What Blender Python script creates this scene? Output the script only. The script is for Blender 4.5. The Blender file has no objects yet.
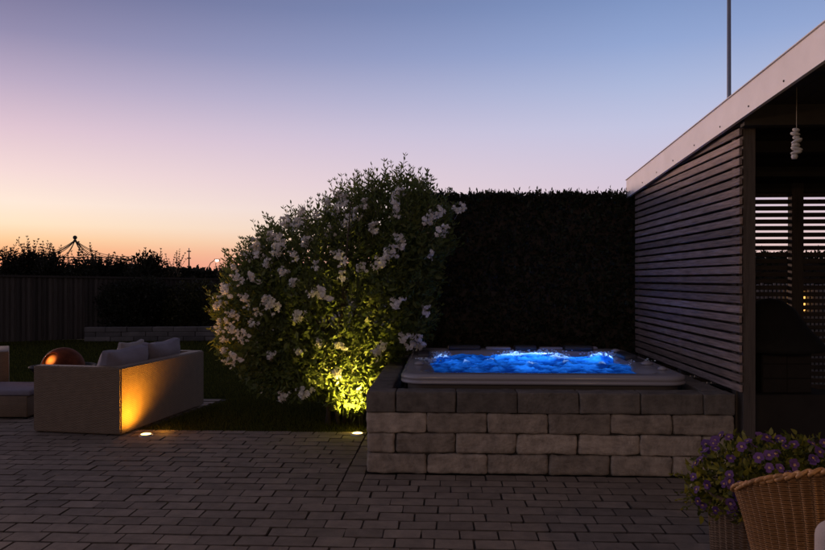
import bpy, bmesh, math, random
import numpy as np
from mathutils import Vector, Matrix
R = math.radians
PI = math.pi
rng = np.random.default_rng(7)
random.seed(7)
sc = bpy.context.scene
col = sc.collection

# ------------------------------------------------------------------ camera
FPX, CX, HY, EYE = 715.0, 412.5, 279.0, 1.43
YAW = R(2.68)
CA, SA = math.cos(YAW), math.sin(YAW)
cd = bpy.data.cameras.new('camera')
cd.sensor_width = 36.0
cd.lens = 36.0 * FPX / 825.0
cd.shift_y = (HY - 275.0) / 825.0
cd.clip_start, cd.clip_end = 0.05, 6000
cam = bpy.data.objects.new('camera', cd)
col.objects.link(cam)
cam.location = (0, 0, EYE)
cam.rotation_euler = (R(90), 0, YAW)
sc.camera = cam

def W(px, d, py=None, z=None):
    """real place of something seen at px, py that stands d metres away"""
    cx = (px - CX) / FPX * d
    if z is None:
        z = EYE - (py - HY) / FPX * d if py is not None else 0.0
    return Vector((cx * CA - d * SA, cx * SA + d * CA, z))

# ------------------------------------------------------------------ helpers
def s2l(c):
    return tuple((x / 255 / 12.92) if x / 255 <= 0.04045 else ((x / 255 + 0.055) / 1.055) ** 2.4 for x in c)

def tag(o, label=None, cat=None, group=None, kind=None):
    if label: o['label'] = label
    if cat: o['category'] = cat
    if group: o['group'] = group
    if kind: o['kind'] = kind
    return o

def empty(name, loc=(0, 0, 0), rz=0.0):
    o = bpy.data.objects.new(name, None)
    col.objects.link(o)
    o.location = loc
    o.rotation_euler = (0, 0, rz)
    o.empty_display_size = 0.1
    return o

def link(name, me, mat, parent=None, smooth=False):
    if mat: me.materials.append(mat)
    if smooth: me.polygons.foreach_set('use_smooth', [True] * len(me.polygons))
    o = bpy.data.objects.new(name, me)
    col.objects.link(o)
    if parent: o.parent = parent
    return o

def copy_tree(o, parent=None):
    c = o.copy(); col.objects.link(c); c.parent = parent
    for ch in list(o.children): copy_tree(ch, c)
    return c

class MB:
    """collects shapes and links them as one mesh object"""
    def __init__(s): s.v, s.f, s.sm = [], [], []
    def add(s, vs, fs, smooth=False):
        b = len(s.v); s.v += [tuple(v) for v in vs]
        s.f += [tuple(b + i for i in f) for f in fs]; s.sm += [smooth] * len(fs)
    def box(s, x0, x1, y0, y1, z0, z1, bev=0.0, M=None, seg=1):
        if bev <= 0:
            vs = [(x, y, z) for x in (x0, x1) for y in (y0, y1) for z in (z0, z1)]
            fs = [(0, 1, 3, 2), (4, 6, 7, 5), (0, 4, 5, 1), (2, 3, 7, 6), (0, 2, 6, 4), (1, 5, 7, 3)]
            if M is not None: vs = [M @ Vector(v) for v in vs]
            s.add(vs, fs); return
        bm = bmesh.new()
        bmesh.ops.create_cube(bm, size=1)
        for v in bm.verts:
            v.co = ((x0 + x1) / 2 + v.co.x * (x1 - x0), (y0 + y1) / 2 + v.co.y * (y1 - y0), (z0 + z1) / 2 + v.co.z * (z1 - z0))
        bmesh.ops.bevel(bm, geom=bm.edges[:], offset=bev, segments=seg, affect='EDGES', profile=0.5)
        bm.verts.ensure_lookup_table(); bm.verts.index_update()
        vs = [M @ v.co if M is not None else v.co.copy() for v in bm.verts]
        s.add(vs, [tuple(v.index for v in f.verts) for f in bm.faces], seg > 1)
        bm.free()
    def tube(s, pts, r, n=8, caps=True):
        pts = [Vector(p) for p in pts]
        rs = r if isinstance(r, (list, tuple)) else [r] * len(pts)
        vs, fs = [], []
        up0 = None
        for i, p in enumerate(pts):
            t = (pts[min(i + 1, len(pts) - 1)] - pts[max(i - 1, 0)]).normalized()
            if up0 is None:
                up0 = Vector((0, 0, 1)) if abs(t.z) < 0.9 else Vector((1, 0, 0))
            a = t.cross(up0).normalized(); b = t.cross(a).normalized(); up0 = -b if False else up0
            if abs(t.dot(up0)) > 0.98:
                a = t.cross(Vector((0, 1, 0.2))).normalized(); b = t.cross(a).normalized()
            for k in range(n):
                q = 2 * PI * k / n
                vs.append(p + (a * math.cos(q) + b * math.sin(q)) * rs[i])
        for i in range(len(pts) - 1):
            for k in range(n):
                k2 = (k + 1) % n
                fs.append((i * n + k, i * n + k2, (i + 1) * n + k2, (i + 1) * n + k))
        if caps:
            fs.append(tuple(range(n))[::-1]); fs.append(tuple(range((len(pts) - 1) * n, len(pts) * n)))
        s.add(vs, fs, True)
    def lathe(s, prof, n=32, c=(0, 0, 0), M=None, wob=None):
        vs, fs = [], []
        for (r, z) in prof:
            for k in range(n):
                q = 2 * PI * k / n
                rr = r * (1 + (wob(k, z) if wob else 0))
                v = Vector((c[0] + rr * math.cos(q), c[1] + rr * math.sin(q), c[2] + z))
                vs.append(M @ v if M is not None else v)
        for i in range(len(prof) - 1):
            for k in range(n):
                k2 = (k + 1) % n
                fs.append((i * n + k, i * n + k2, (i + 1) * n + k2, (i + 1) * n + k))
        if prof[0][0] > 1e-4: fs.append(tuple(range(n))[::-1])
        if prof[-1][0] > 1e-4: fs.append(tuple(range((len(prof) - 1) * n, len(prof) * n)))
        s.add(vs, fs, True)
    def sphere(s, c, r, n=12, m=8, sc3=(1, 1, 1)):
        prof = [(max(1e-5, r * math.sin(PI * i / m)), -r * math.cos(PI * i / m)) for i in range(m + 1)]
        M = Matrix.Translation(c) @ Matrix.Diagonal((*sc3, 1))
        s.lathe(prof, n, (0, 0, 0), M)
    def build(s, name, mat, parent=None):
        me = bpy.data.meshes.new(name)
        me.from_pydata(s.v, [], s.f)
        me.validate()
        o = link(name, me, mat, parent)
        if len(me.polygons) == len(s.sm): me.polygons.foreach_set('use_smooth', s.sm)
        bm = bmesh.new(); bm.from_mesh(me); bmesh.ops.recalc_face_normals(bm, faces=bm.faces[:]); bm.to_mesh(me); bm.free()
        return o

def poly_mesh(name, V, mat, parent=None, tint=None, attr=None):
    """V: (N, k, 3) loose polygons of k corners each; tint: N values stored per corner"""
    V = np.asarray(V, dtype=np.float32)
    n, k, _ = V.shape
    me = bpy.data.meshes.new(name)
    me.vertices.add(n * k); me.vertices.foreach_set('co', V.ravel())
    me.loops.add(n * k); me.loops.foreach_set('vertex_index', np.arange(n * k, dtype=np.int32))
    me.polygons.add(n); me.polygons.foreach_set('loop_start', np.arange(0, n * k, k, dtype=np.int32))
    me.update(calc_edges=True)
    if tint is not None:
        a = me.attributes.new('tint', 'FLOAT', 'POINT')
        a.data.foreach_set('value', np.repeat(np.asarray(tint, dtype=np.float32), k))
    me.validate()
    return link(name, me, mat, parent)

def unit(v):
    return v / np.maximum(np.linalg.norm(v, axis=-1, keepdims=True), 1e-9)

def leaf_polys(P, D, L, Wd, fold=0.25, up=None):
    """hexagonal pointed leaves at P along D; L, Wd arrays"""
    n = len(P)
    D = unit(D)
    rnd = rng.normal(size=(n, 3)) if up is None else up + 0.5 * rng.normal(size=(n, 3))
    S = unit(np.cross(D, rnd)); N = np.cross(S, D)
    L = np.broadcast_to(L, (n,))[:, None]; Wd = np.broadcast_to(Wd, (n,))[:, None]
    base = P
    tip = P + D * L - N * L * 0.12
    a = P + D * L * 0.3; b = P + D * L * 0.68
    w1 = S * Wd * 0.5; w2 = S * Wd * 0.38
    dn = N * Wd * fold
    return np.stack([base, a + w1 + dn, b + w2 + dn, tip, b - w2 + dn, a - w1 + dn], axis=1)

def rand_dir(n):
    return unit(rng.normal(size=(n, 3)))

# ------------------------------------------------------------------ materials
def newmat(name):
    m = bpy.data.materials.new(name); m.use_nodes = True
    nt = m.node_tree
    return m, nt, nt.nodes['Principled BSDF'], nt.nodes['Material Output']

def mat(name, c, rough=0.7, var=0.15, scale=8.0, bump=0.0, bscale=None, metal=0.0, spec=0.4, stretch=None, tint=0.0, detail=6.0, fine=0.0):
    m, nt, b, out = newmat(name)
    L = nt.links
    b.inputs['Roughness'].default_value = rough
    b.inputs['Metallic'].default_value = metal
    b.inputs['Specular IOR Level'].default_value = spec
    tc = nt.nodes.new('ShaderNodeTexCoord')
    mp = nt.nodes.new('ShaderNodeMapping')
    L.new(tc.outputs['Object'], mp.inputs['Vector'])
    if stretch: mp.inputs['Scale'].default_value = stretch
    nz = nt.nodes.new('ShaderNodeTexNoise')
    nz.inputs['Scale'].default_value = scale; nz.inputs['Detail'].default_value = detail; nz.inputs['Roughness'].default_value = 0.65
    L.new(mp.outputs['Vector'], nz.inputs['Vector'])
    ramp = nt.nodes.new('ShaderNodeMapRange')
    ramp.inputs['From Min'].default_value = 0.3; ramp.inputs['From Max'].default_value = 0.7
    ramp.inputs['To Min'].default_value = 1 - var; ramp.inputs['To Max'].default_value = 1 + var
    L.new(nz.outputs['Fac'], ramp.inputs['Value'])
    val = ramp.outputs['Result']
    if tint > 0:
        at = nt.nodes.new('ShaderNodeAttribute'); at.attribute_name = 'tint'
        mr = nt.nodes.new('ShaderNodeMapRange')
        mr.inputs['To Min'].default_value = 1 - tint; mr.inputs['To Max'].default_value = 1 + tint
        L.new(at.outputs['Fac'], mr.inputs['Value'])
        mu = nt.nodes.new('ShaderNodeMath'); mu.operation = 'MULTIPLY'
        L.new(val, mu.inputs[0]); L.new(mr.outputs['Result'], mu.inputs[1]); val = mu.outputs[0]
    vm = nt.nodes.new('ShaderNodeVectorMath'); vm.operation = 'SCALE'
    vm.inputs[0].default_value = c[:3]
    L.new(val, vm.inputs['Scale'])
    L.new(vm.outputs['Vector'], b.inputs['Base Color'])
    if bump > 0:
        n2 = nt.nodes.new('ShaderNodeTexNoise'); n2.inputs['Scale'].default_value = bscale or scale * 4; n2.inputs['Detail'].default_value = 8
        n2.inputs['Roughness'].default_value = 0.6
        L.new(mp.outputs['Vector'], n2.inputs['Vector'])
        bp = nt.nodes.new('ShaderNodeBump'); bp.inputs['Strength'].default_value = bump; bp.inputs['Distance'].default_value = 0.01
        L.new(n2.outputs['Fac'], bp.inputs['Height']); L.new(bp.outputs['Normal'], b.inputs['Normal'])
    return m

def leafmat(name, c0, c1, trans=0.35, rough=0.5, tcol=None, spec=0.3):
    m, nt, b, out = newmat(name)
    L = nt.links
    at = nt.nodes.new('ShaderNodeAttribute'); at.attribute_name = 'tint'
    mx = nt.nodes.new('ShaderNodeMix'); mx.data_type = 'RGBA'
    mx.inputs['A'].default_value = (*c0, 1); mx.inputs['B'].default_value = (*c1, 1)
    L.new(at.outputs['Fac'], mx.inputs['Factor'])
    L.new(mx.outputs['Result'], b.inputs['Base Color'])
    b.inputs['Roughness'].default_value = rough
    b.inputs['Specular IOR Level'].default_value = spec
    tr = nt.nodes.new('ShaderNodeBsdfTranslucent')
    if tcol: tr.inputs['Color'].default_value = (*tcol, 1)
    else: L.new(mx.outputs['Result'], tr.inputs['Color'])
    ms = nt.nodes.new('ShaderNodeMixShader'); ms.inputs['Fac'].default_value = trans
    L.new(b.outputs['BSDF'], ms.inputs[1]); L.new(tr.outputs['BSDF'], ms.inputs[2])
    L.new(ms.outputs['Shader'], out.inputs['Surface'])
    return m

def emit(name, c, strength):
    m, nt, b, out = newmat(name)
    b.inputs['Base Color'].default_value = (0.02, 0.02, 0.02, 1)
    b.inputs['Emission Color'].default_value = (*c, 1)
    b.inputs['Emission Strength'].default_value = strength
    return m

def weave(name, c, pitch_h, pitch_v, bump=0.6, rough=0.55, var=0.25, cyl=False):
    """over-and-under woven cane: a checkered pattern of raised strands"""
    m, nt, b, out = newmat(name)
    L = nt.links
    b.inputs['Roughness'].default_value = rough
    b.inputs['Specular IOR Level'].default_value = 0.35
    if cyl:
        co = nt.nodes.new('ShaderNodeUVMap').outputs['UV']
    else:
        co = nt.nodes.new('ShaderNodeTexCoord').outputs['Object']
    sx = nt.nodes.new('ShaderNodeSeparateXYZ'); L.new(co, sx.inputs[0])
    def M(op, a, bb=None):
        n = nt.nodes.new('ShaderNodeMath'); n.operation = op
        for i, q in enumerate((a, bb)):
            if q is None: continue
            if isinstance(q, (int, float)): n.inputs[i].default_value = q
            else: L.new(q, n.inputs[i])
        return n.outputs[0]
    if cyl: hor, ver = sx.outputs['X'], sx.outputs['Y']
    else: hor, ver = M('ADD', sx.outputs['X'], sx.outputs['Y']), sx.outputs['Z']
    a = M('SINE', M('MULTIPLY', hor, PI / pitch_h))
    rowi = M('FLOOR', M('MULTIPLY', ver, 1 / pitch_v))
    sign = M('SUBTRACT', M('MULTIPLY', M('MODULO', M('ADD', rowi, 2000.0), 2.0), 2.0), 1.0)
    row = M('ABSOLUTE', M('SINE', M('MULTIPLY', ver, PI / pitch_v)))
    h = M('MULTIPLY', M('ADD', M('MULTIPLY', M('MULTIPLY', a, sign), 0.5), 0.6), row)
    nz = nt.nodes.new('ShaderNodeTexNoise'); nz.inputs['Scale'].default_value = 14; nz.inputs['Detail'].default_value = 5
    L.new(nt.nodes.new('ShaderNodeTexCoord').outputs['Object'], nz.inputs['Vector'])
    k = M('ADD', M('MULTIPLY', M('MINIMUM', h, 1.0), 0.35), M('ADD', M('MULTIPLY', nz.outputs['Fac'], var * 2), 0.75 - var))
    vm = nt.nodes.new('ShaderNodeVectorMath'); vm.operation = 'SCALE'; vm.inputs[0].default_value = c
    L.new(k, vm.inputs['Scale']); L.new(vm.outputs['Vector'], b.inputs['Base Color'])
    bp = nt.nodes.new('ShaderNodeBump'); bp.inputs['Strength'].default_value = bump; bp.inputs['Distance'].default_value = 0.006
    L.new(h, bp.inputs['Height']); L.new(bp.outputs['Normal'], b.inputs['Normal'])
    return m

M_paver = mat('tumbled_paver', (0.205, 0.163, 0.124), 0.8, 0.25, 9, 0.5, 60, tint=0.24, spec=0.3)
M_joint = mat('joint_dirt', (0.080, 0.065, 0.053), 0.95, 0.3, 20, spec=0.1)
M_soil = mat('dark_soil', (0.03, 0.026, 0.02), 0.95, 0.3, 3, 0.3, 20)
M_block = mat('split_concrete_block', (0.262, 0.216, 0.170), 0.9, 0.42, 11, 1.0, 45, tint=0.30)
M_coping = mat('dark_coping_block', (0.122, 0.105, 0.088), 0.9, 0.38, 11, 0.9, 45, tint=0.2)
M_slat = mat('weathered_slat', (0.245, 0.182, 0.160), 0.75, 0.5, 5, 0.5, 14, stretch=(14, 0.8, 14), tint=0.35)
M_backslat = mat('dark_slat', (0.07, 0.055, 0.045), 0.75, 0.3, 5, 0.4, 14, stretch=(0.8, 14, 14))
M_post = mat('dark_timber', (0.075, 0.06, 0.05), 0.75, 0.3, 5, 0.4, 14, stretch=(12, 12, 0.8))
M_fascia = mat('pale_painted_fascia', (0.68, 0.65, 0.66), 0.45, 0.09, 3, 0.05, 40)
M_roof = mat('dark_ceiling_boards', (0.035, 0.03, 0.026), 0.85, 0.2, 5)
M_felt = mat('roofing_felt', (0.05, 0.05, 0.05), 0.95, 0.2, 30)
M_steel = mat('grey_metal', (0.35, 0.35, 0.37), 0.45, 0.08, 5, metal=0.6)
M_black = mat('black_metal', (0.016, 0.015, 0.014), 0.7, 0.2, 9, spec=0.15)
M_rust = mat('rusty_steel', (0.11, 0.030, 0.013), 0.75, 0.4, 9, 0.4, 50, spec=0.1)
M_fence = mat('old_fence_board', (0.060, 0.051, 0.041), 0.85, 0.3, 4, 0.3, 20, stretch=(10, 10, 0.7), tint=0.35)
M_cush = mat('grey_violet_fabric', (0.20, 0.18, 0.215), 0.9, 0.12, 6, 0.35, 260)
M_pale = mat('pale_fabric', (0.30, 0.27, 0.27), 0.9, 0.08, 6, 0.25, 200)
M_sofa = weave('taupe_wicker', (0.170, 0.115, 0.068), 0.024, 0.010, 0.45)
M_cane = weave('honey_wicker', (0.27, 0.135, 0.050), 0.030, 0.0075, 0.9, 0.5, 0.45, cyl=True)
M_rim = mat('pale_acrylic', (0.25, 0.24, 0.265), 0.22, 0.05, 4, spec=0.6)
M_skirt = mat('brown_skirt_board', (0.055, 0.045, 0.038), 0.6, 0.2, 4)
M_pillow = mat('dark_headrest_foam', (0.03, 0.03, 0.035), 0.5, 0.1, 5)
M_basin = mat('pale_basin_acrylic', (0.45, 0.55, 0.65), 0.2, 0.03, 4)
M_bark = mat('brown_bark', (0.05, 0.038, 0.028), 0.9, 0.3, 12, 0.5, 60)
M_pot = weave('brown_rattan_pot', (0.12, 0.075, 0.045), 0.03, 0.010, 0.8, 0.6, 0.25, cyl=True)
M_wind = mat('bleached_shell', (0.5, 0.48, 0.46), 0.6, 0.12, 40, 0.4, 120)
M_cord = mat('jute_cord', (0.30, 0.26, 0.22), 0.9, 0.1, 60)
M_field = mat('field_grass', (0.032, 0.035, 0.016), 0.95, 0.35, 0.6)
M_lawn = mat('lawn_soil', (0.026, 0.029, 0.007), 1.0, 0.35, 5, 0.3, 50, spec=0.0)
M_oven = mat('dark_oven_clay', (0.017, 0.015, 0.013), 0.85, 0.25, 7, 0.4, 30)
M_picket = mat('silvered_picket', (0.34, 0.32, 0.30), 0.85, 0.2, 6, 0.2, 30, stretch=(8, 8, 0.7))
M_gazebo = mat('verdigris_iron', (0.05, 0.05, 0.045), 0.7, 0.2, 9)
M_lowwall = mat('grey_stone_block', (0.11, 0.10, 0.09), 0.85, 0.3, 3, 0.5, 20, tint=0.3)

L_bush = leafmat('bush_leaf', (0.070, 0.100, 0.024), (0.165, 0.20, 0.06), 0.4, 0.45)
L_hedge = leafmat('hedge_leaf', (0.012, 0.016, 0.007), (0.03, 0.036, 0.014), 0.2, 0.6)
L_far = leafmat('far_leaf', (0.014, 0.015, 0.008), (0.036, 0.035, 0.018), 0.25, 0.7)
L_grass = leafmat('grass_blade', (0.05, 0.056, 0.010), (0.10, 0.10, 0.02), 0.3, 0.8, spec=0.05)
L_petal = leafmat('white_petal', (0.68, 0.65, 0.62), (0.94, 0.93, 0.90), 0.28, 0.6)
L_pansyleaf = leafmat('pansy_leaf', (0.05, 0.065, 0.012), (0.26, 0.24, 0.03), 0.3, 0.45)
L_violet = leafmat('violet_petal', (0.045, 0.015, 0.090), (0.19, 0.09, 0.29), 0.25, 0.6)
L_eye = leafmat('pansy_eye', (0.45, 0.22, 0.05), (0.5, 0.40, 0.34), 0.2, 0.6)

# ------------------------------------------------------------------ ground
def sheet(name, pts, z, m):
    me = bpy.data.meshes.new(name)
    me.from_pydata([(x, y, z) for x, y in pts], [], [tuple(range(len(pts)))])
    return link(name, me, m)

tag(sheet('field', [(-3000, -60), (3000, -60), (3000, 4000), (-3000, 4000)], -0.030, M_field), kind='structure')

WX0, WX1, WY, WH = -0.586, 2.075, 5.228, 0.600          # block wall round the tub
T_edge = [(-2.945, 6.60), (-2.62, 8.45)]                # right edge of the sofa terrace
tag(sheet('lawn', [(-0.5, 6.56), (-0.5, 16.6), (-16, 16.6), (-16, 8.45), (-2.62, 8.45), (-2.945, 6.56)], -0.016, M_lawn), kind='structure')
tag(sheet('joint_sand', [(-12, -3), (6.5, -3), (6.5, 8.9), (-0.45, 8.9), (-0.45, 6.57), (-2.95, 6.57), (-2.60, 8.47), (-12, 8.47)], -0.014, M_soil), kind='structure')

def pavers():
    PW, PD = 0.2155, 0.1435
    quads, tints, cells = [], [], []
    xl = WX0 - 0.15                                      # joint of the border course along the tub wall
    def edge(y): return T_edge[0][0] + (y - T_edge[0][1]) * (T_edge[1][0] - T_edge[0][0]) / (T_edge[1][1] - T_edge[0][1])
    def fill(xa, xb, off, y):
        x = -10.4 + off
        seg = []
        while x < xb:
            x0, x1 = max(x, xa), min(x + PW, xb)
            if x1 - x0 > 0.002: seg.append([x0, x1])
            x += PW
        if len(seg) > 1 and seg[0][1] - seg[0][0] < 0.075: seg[1][0] = seg[0][0]; seg.pop(0)
        if len(seg) > 1 and seg[-1][1] - seg[-1][0] < 0.075: seg[-2][1] = seg[-1][1]; seg.pop()
        for q in seg: cells.append((q[0], q[1], y, y + PD))
    r = 0
    nrow = round((WY - 0.62) / PD)
    y = WY - 0.002 - nrow * PD
    ys0 = WY - 0.002 - 3 * PD
    while y < 8.6:
        off = (0.5 * (r % 2) + 0.12 * math.sin(r * 1.7)) * PW
        cy = y + PD / 2
        if cy < ys0: fill(-10.4, 4.6, off, y)
        elif cy < WY: fill(-10.4, xl, off, y); fill(xl + 0.147, 4.6, off, y)
        elif cy < 6.60: fill(-10.4, xl, off, y); fill(WX1 + 0.03, 4.6, off, y)
        else:
            if cy < 8.45: fill(-10.4, edge(cy) - 0.01, off, y)
            fill(WX1 + 0.1, 4.6, off, y)
        y += PD; r += 1
    yy = ys0
    while yy < 6.5:                                       # border course running back beside the wall
        cells.append((xl + 0.001, xl + 0.146, yy, yy + 0.2155))
        yy += 0.2155
    for (x0, x1, y0, y1) in cells:
        g = 0.0014 + random.random() * 0.0016
        jx, jy = random.gauss(0, 0.0016), random.gauss(0, 0.0016)
        ta, tb, dz = random.gauss(0, 0.007), random.gauss(0, 0.009), random.gauss(0, 0.0014)
        rot = random.gauss(0, 0.007)
        t = min(1, max(0, random.gauss(0.5, 0.22)))
        mx, my = (x0 + x1) / 2 + jx, (y0 + y1) / 2 + jy
        hx, hy = (x1 - x0) / 2 - g, (y1 - y0) / 2 - g - 0.0022
        c, s = math.cos(rot), math.sin(rot)
        def ring(ins, insy, z, jit):
            out = []
            ch = 0.007
            for (sx, sy) in ((-1, -1), (1, -1), (1, 1), (-1, 1)):
                for (ax, ay) in (((ch, 0), (0, ch)) if sx * sy < 0 else ((0, ch), (ch, 0))):
                    px = sx * (hx - ins - ax) + random.gauss(0, jit); py = sy * (hy - insy - ay) + random.gauss(0, jit)
                    out.append((mx + px * c - py * s, my + px * s + py * c, z + dz + ta * px + tb * py))
            return out
        a, b2, d2 = ring(0, 0, -0.03, 0), ring(0.0003, 0.0003, -0.006, 0.0008), ring(0.0026, 0.0042, 0.0, 0.0020)
        quads.append((a, b2, d2)); tints.append(t)
    vs, fs, tv = [], [], []
    for (a, b2, d2), t in zip(quads, tints):
        b = len(vs); vs += a + b2 + d2; tv += [t] * 24
        for i in range(8):
            j = (i + 1) % 8
            fs.append((b + i, b + j, b + 8 + j, b + 8 + i)); fs.append((b + 8 + i, b + 8 + j, b + 16 + j, b + 16 + i))
        fs.append(tuple(b + 16 + i for i in range(8)))
    me = bpy.data.meshes.new('paving'); me.from_pydata(vs, [], fs)
    at = me.attributes.new('tint', 'FLOAT', 'POINT'); at.data.foreach_set('value', tv)
    o = link('paving', me, M_paver)
    me.materials.append(M_joint)
    me.polygons.foreach_set('material_index', [0 if len(p.vertices) == 8 else 1 for p in me.polygons])
    tag(o, kind='structure')
pavers()

def grass():
    P = []
    def edge(y): return -2.945 + (y - 6.6) * (0.325 / 1.85)
    def scatter(x0, x1, y0, y1, dens):
        n = int((x1 - x0) * (y1 - y0) * dens)
        q = np.column_stack([rng.uniform(x0, x1, n), rng.uniform(y0, y1, n)])
        keep = (q[:, 0] < -0.6 - 0.3 * (q[:, 1] < 6.7)) | (q[:, 1] > 6.63)
        inside = np.where(q[:, 1] < 8.5, q[:, 0] > edge(q[:, 1]) + 0.01, True)
        P.append(q[keep & inside])
    scatter(-3.0, -0.55, 6.60, 8.5, 3800)
    scatter(-3.6, -0.5, 8.5, 10.5, 1500)
    scatter(-9.0, -3.6, 8.5, 10.5, 1100)
    scatter(-11, -0.5, 10.5, 16.5, 420)
    q = np.concatenate(P); n = len(q)
    base = np.column_stack([q, np.full(n, -0.012)])
    far = np.clip((q[:, 1] - 6.5) / 10, 0, 1)
    h = rng.uniform(0.018, 0.048, n) * (1 + 0.5 * far)
    w = 0.004 + 0.008 * far
    d = rand_dir(n) * [1, 1, 0]; d = unit(d)
    lean = unit(rng.normal(size=(n, 3)) * [1, 1, 0]) * (h * rng.uniform(0.1, 0.9, n))[:, None]
    tip = base + lean; tip[:, 2] += h
    V = np.stack([base - d * w[:, None] / 2, base + d * w[:, None] / 2, tip], axis=1)
    o = poly_mesh('lawn_grass', V, L_grass, None, rng.random(n))
    tag(o, kind='stuff', label='short dark green grass of the lawn', cat='grass')
grass()

# ------------------------------------------------------------------ block wall round the tub
def block_wall():
    root = empty('block_wall', ((WX0 + WX1) / 2, WY, 0))
    tag(root, 'low wall of rough grey brown concrete blocks enclosing the hot tub', 'wall')
    off = Vector(root.location)
    BW, BH, BD = (WX1 - WX0) / 6, 0.15, 0.15
    YB = 8.0
    def stone(mb, x0, x1, y0, y1, z0, z1, rough, tl):
        bm = bmesh.new()
        bmesh.ops.create_cube(bm, size=1)
        for v in bm.verts:
            v.co = ((x0 + x1) / 2 + v.co.x * (x1 - x0 - 0.006), (y0 + y1) / 2 + v.co.y * (y1 - y0 - 0.004), (z0 + z1) / 2 + v.co.z * (z1 - z0 - 0.005))
        bmesh.ops.bevel(bm, geom=bm.edges[:], offset=random.uniform(0.012, 0.024) * rough, segments=3, affect='EDGES', profile=0.5)
        long_e = [e for e in bm.edges if e.calc_length() > 0.08]
        bmesh.ops.subdivide_edges(bm, edges=long_e, cuts=7, use_grid_fill=True)
        sd = Vector((random.random() * 50, random.random() * 50, random.random() * 50))
        from mathutils import noise
        for v in bm.verts:
            nn = noise.noise_vector(v.co * 9 + sd) * 0.010 * rough + noise.noise_vector(v.co * 28 + sd) * 0.005 * rough
            v.co = v.co + nn - off
        bm.verts.index_update()
        mb.add([v.co for v in bm.verts], [tuple(v.index for v in f.verts) for f in bm.faces], True)
        tl += [random.gauss(0.5, 0.25)] * len(bm.verts)
        bm.free()
    def finish(mb, tl, name, m):
        me = bpy.data.meshes.new(name); me.from_pydata(mb.v, [], mb.f)
        at = me.attributes.new('tint', 'FLOAT', 'POINT'); at.data.foreach_set('value', tl)
        link(name, me, m, root, True)
    mb, tl = MB(), []
    for c in range(3):
        z0 = c * BH
        xs = [WX0 + i * BW for i in range(7)]
        if c == 1: xs = [WX0] + [WX0 + BW * (i + 0.48) for i in range(6)] + [WX1]
        for i in range(len(xs) - 1):
            stone(mb, xs[i], xs[i + 1], WY, WY + BD, z0, z0 + BH, 1.0, tl)
        ys = [WY + BD + BW * i for i in range(7)]
        if c == 1: ys = [WY + BD] + [WY + BD + BW * (i + 0.5) for i in range(6)]
        for i in range(len(ys) - 1):
            for xa in (WX0, WX1 - BD):
                stone(mb, xa, xa + BD, ys[i], min(ys[i + 1], YB), z0, z0 + BH, 1.0, tl)
    finish(mb, tl, 'block_courses', M_block)
    mb, tl = MB(), []
    z0, z1 = 3 * BH, 4 * BH
    xs = [WX0] + [WX0 + BW * (i + 0.49) for i in range(6)] + [WX1]
    for i in range(len(xs) - 1):
        stone(mb, xs[i], xs[i + 1], WY - 0.004, WY + BD + 0.03, z0, z1 + 0.006, 0.6, tl)
    y = WY + BD + 0.03
    while y < YB:
        for xa in (WX0, WX1 - BD - 0.03):
            stone(mb, xa, xa + BD + 0.03, y, min(y + BW, YB), z0, z1 + 0.003, 0.6, tl)
        y += BW
    finish(mb, tl, 'coping_course', M_coping)
    b = MB(); b.box(WX0 + 0.03 - off.x, WX1 - 0.03 - off.x, 0.03, 0.12, 0.0, 0.57)
    b.box(WX0 + 0.03 - off.x, WX0 + 0.12 - off.x, 0.1, YB - off.y, 0.0, 0.57); b.box(WX1 - 0.12 - off.x, WX1 - 0.03 - off.x, 0.1, YB - off.y, 0.0, 0.57)
    b.build('wall_core', M_soil, root)
block_wall()

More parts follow.
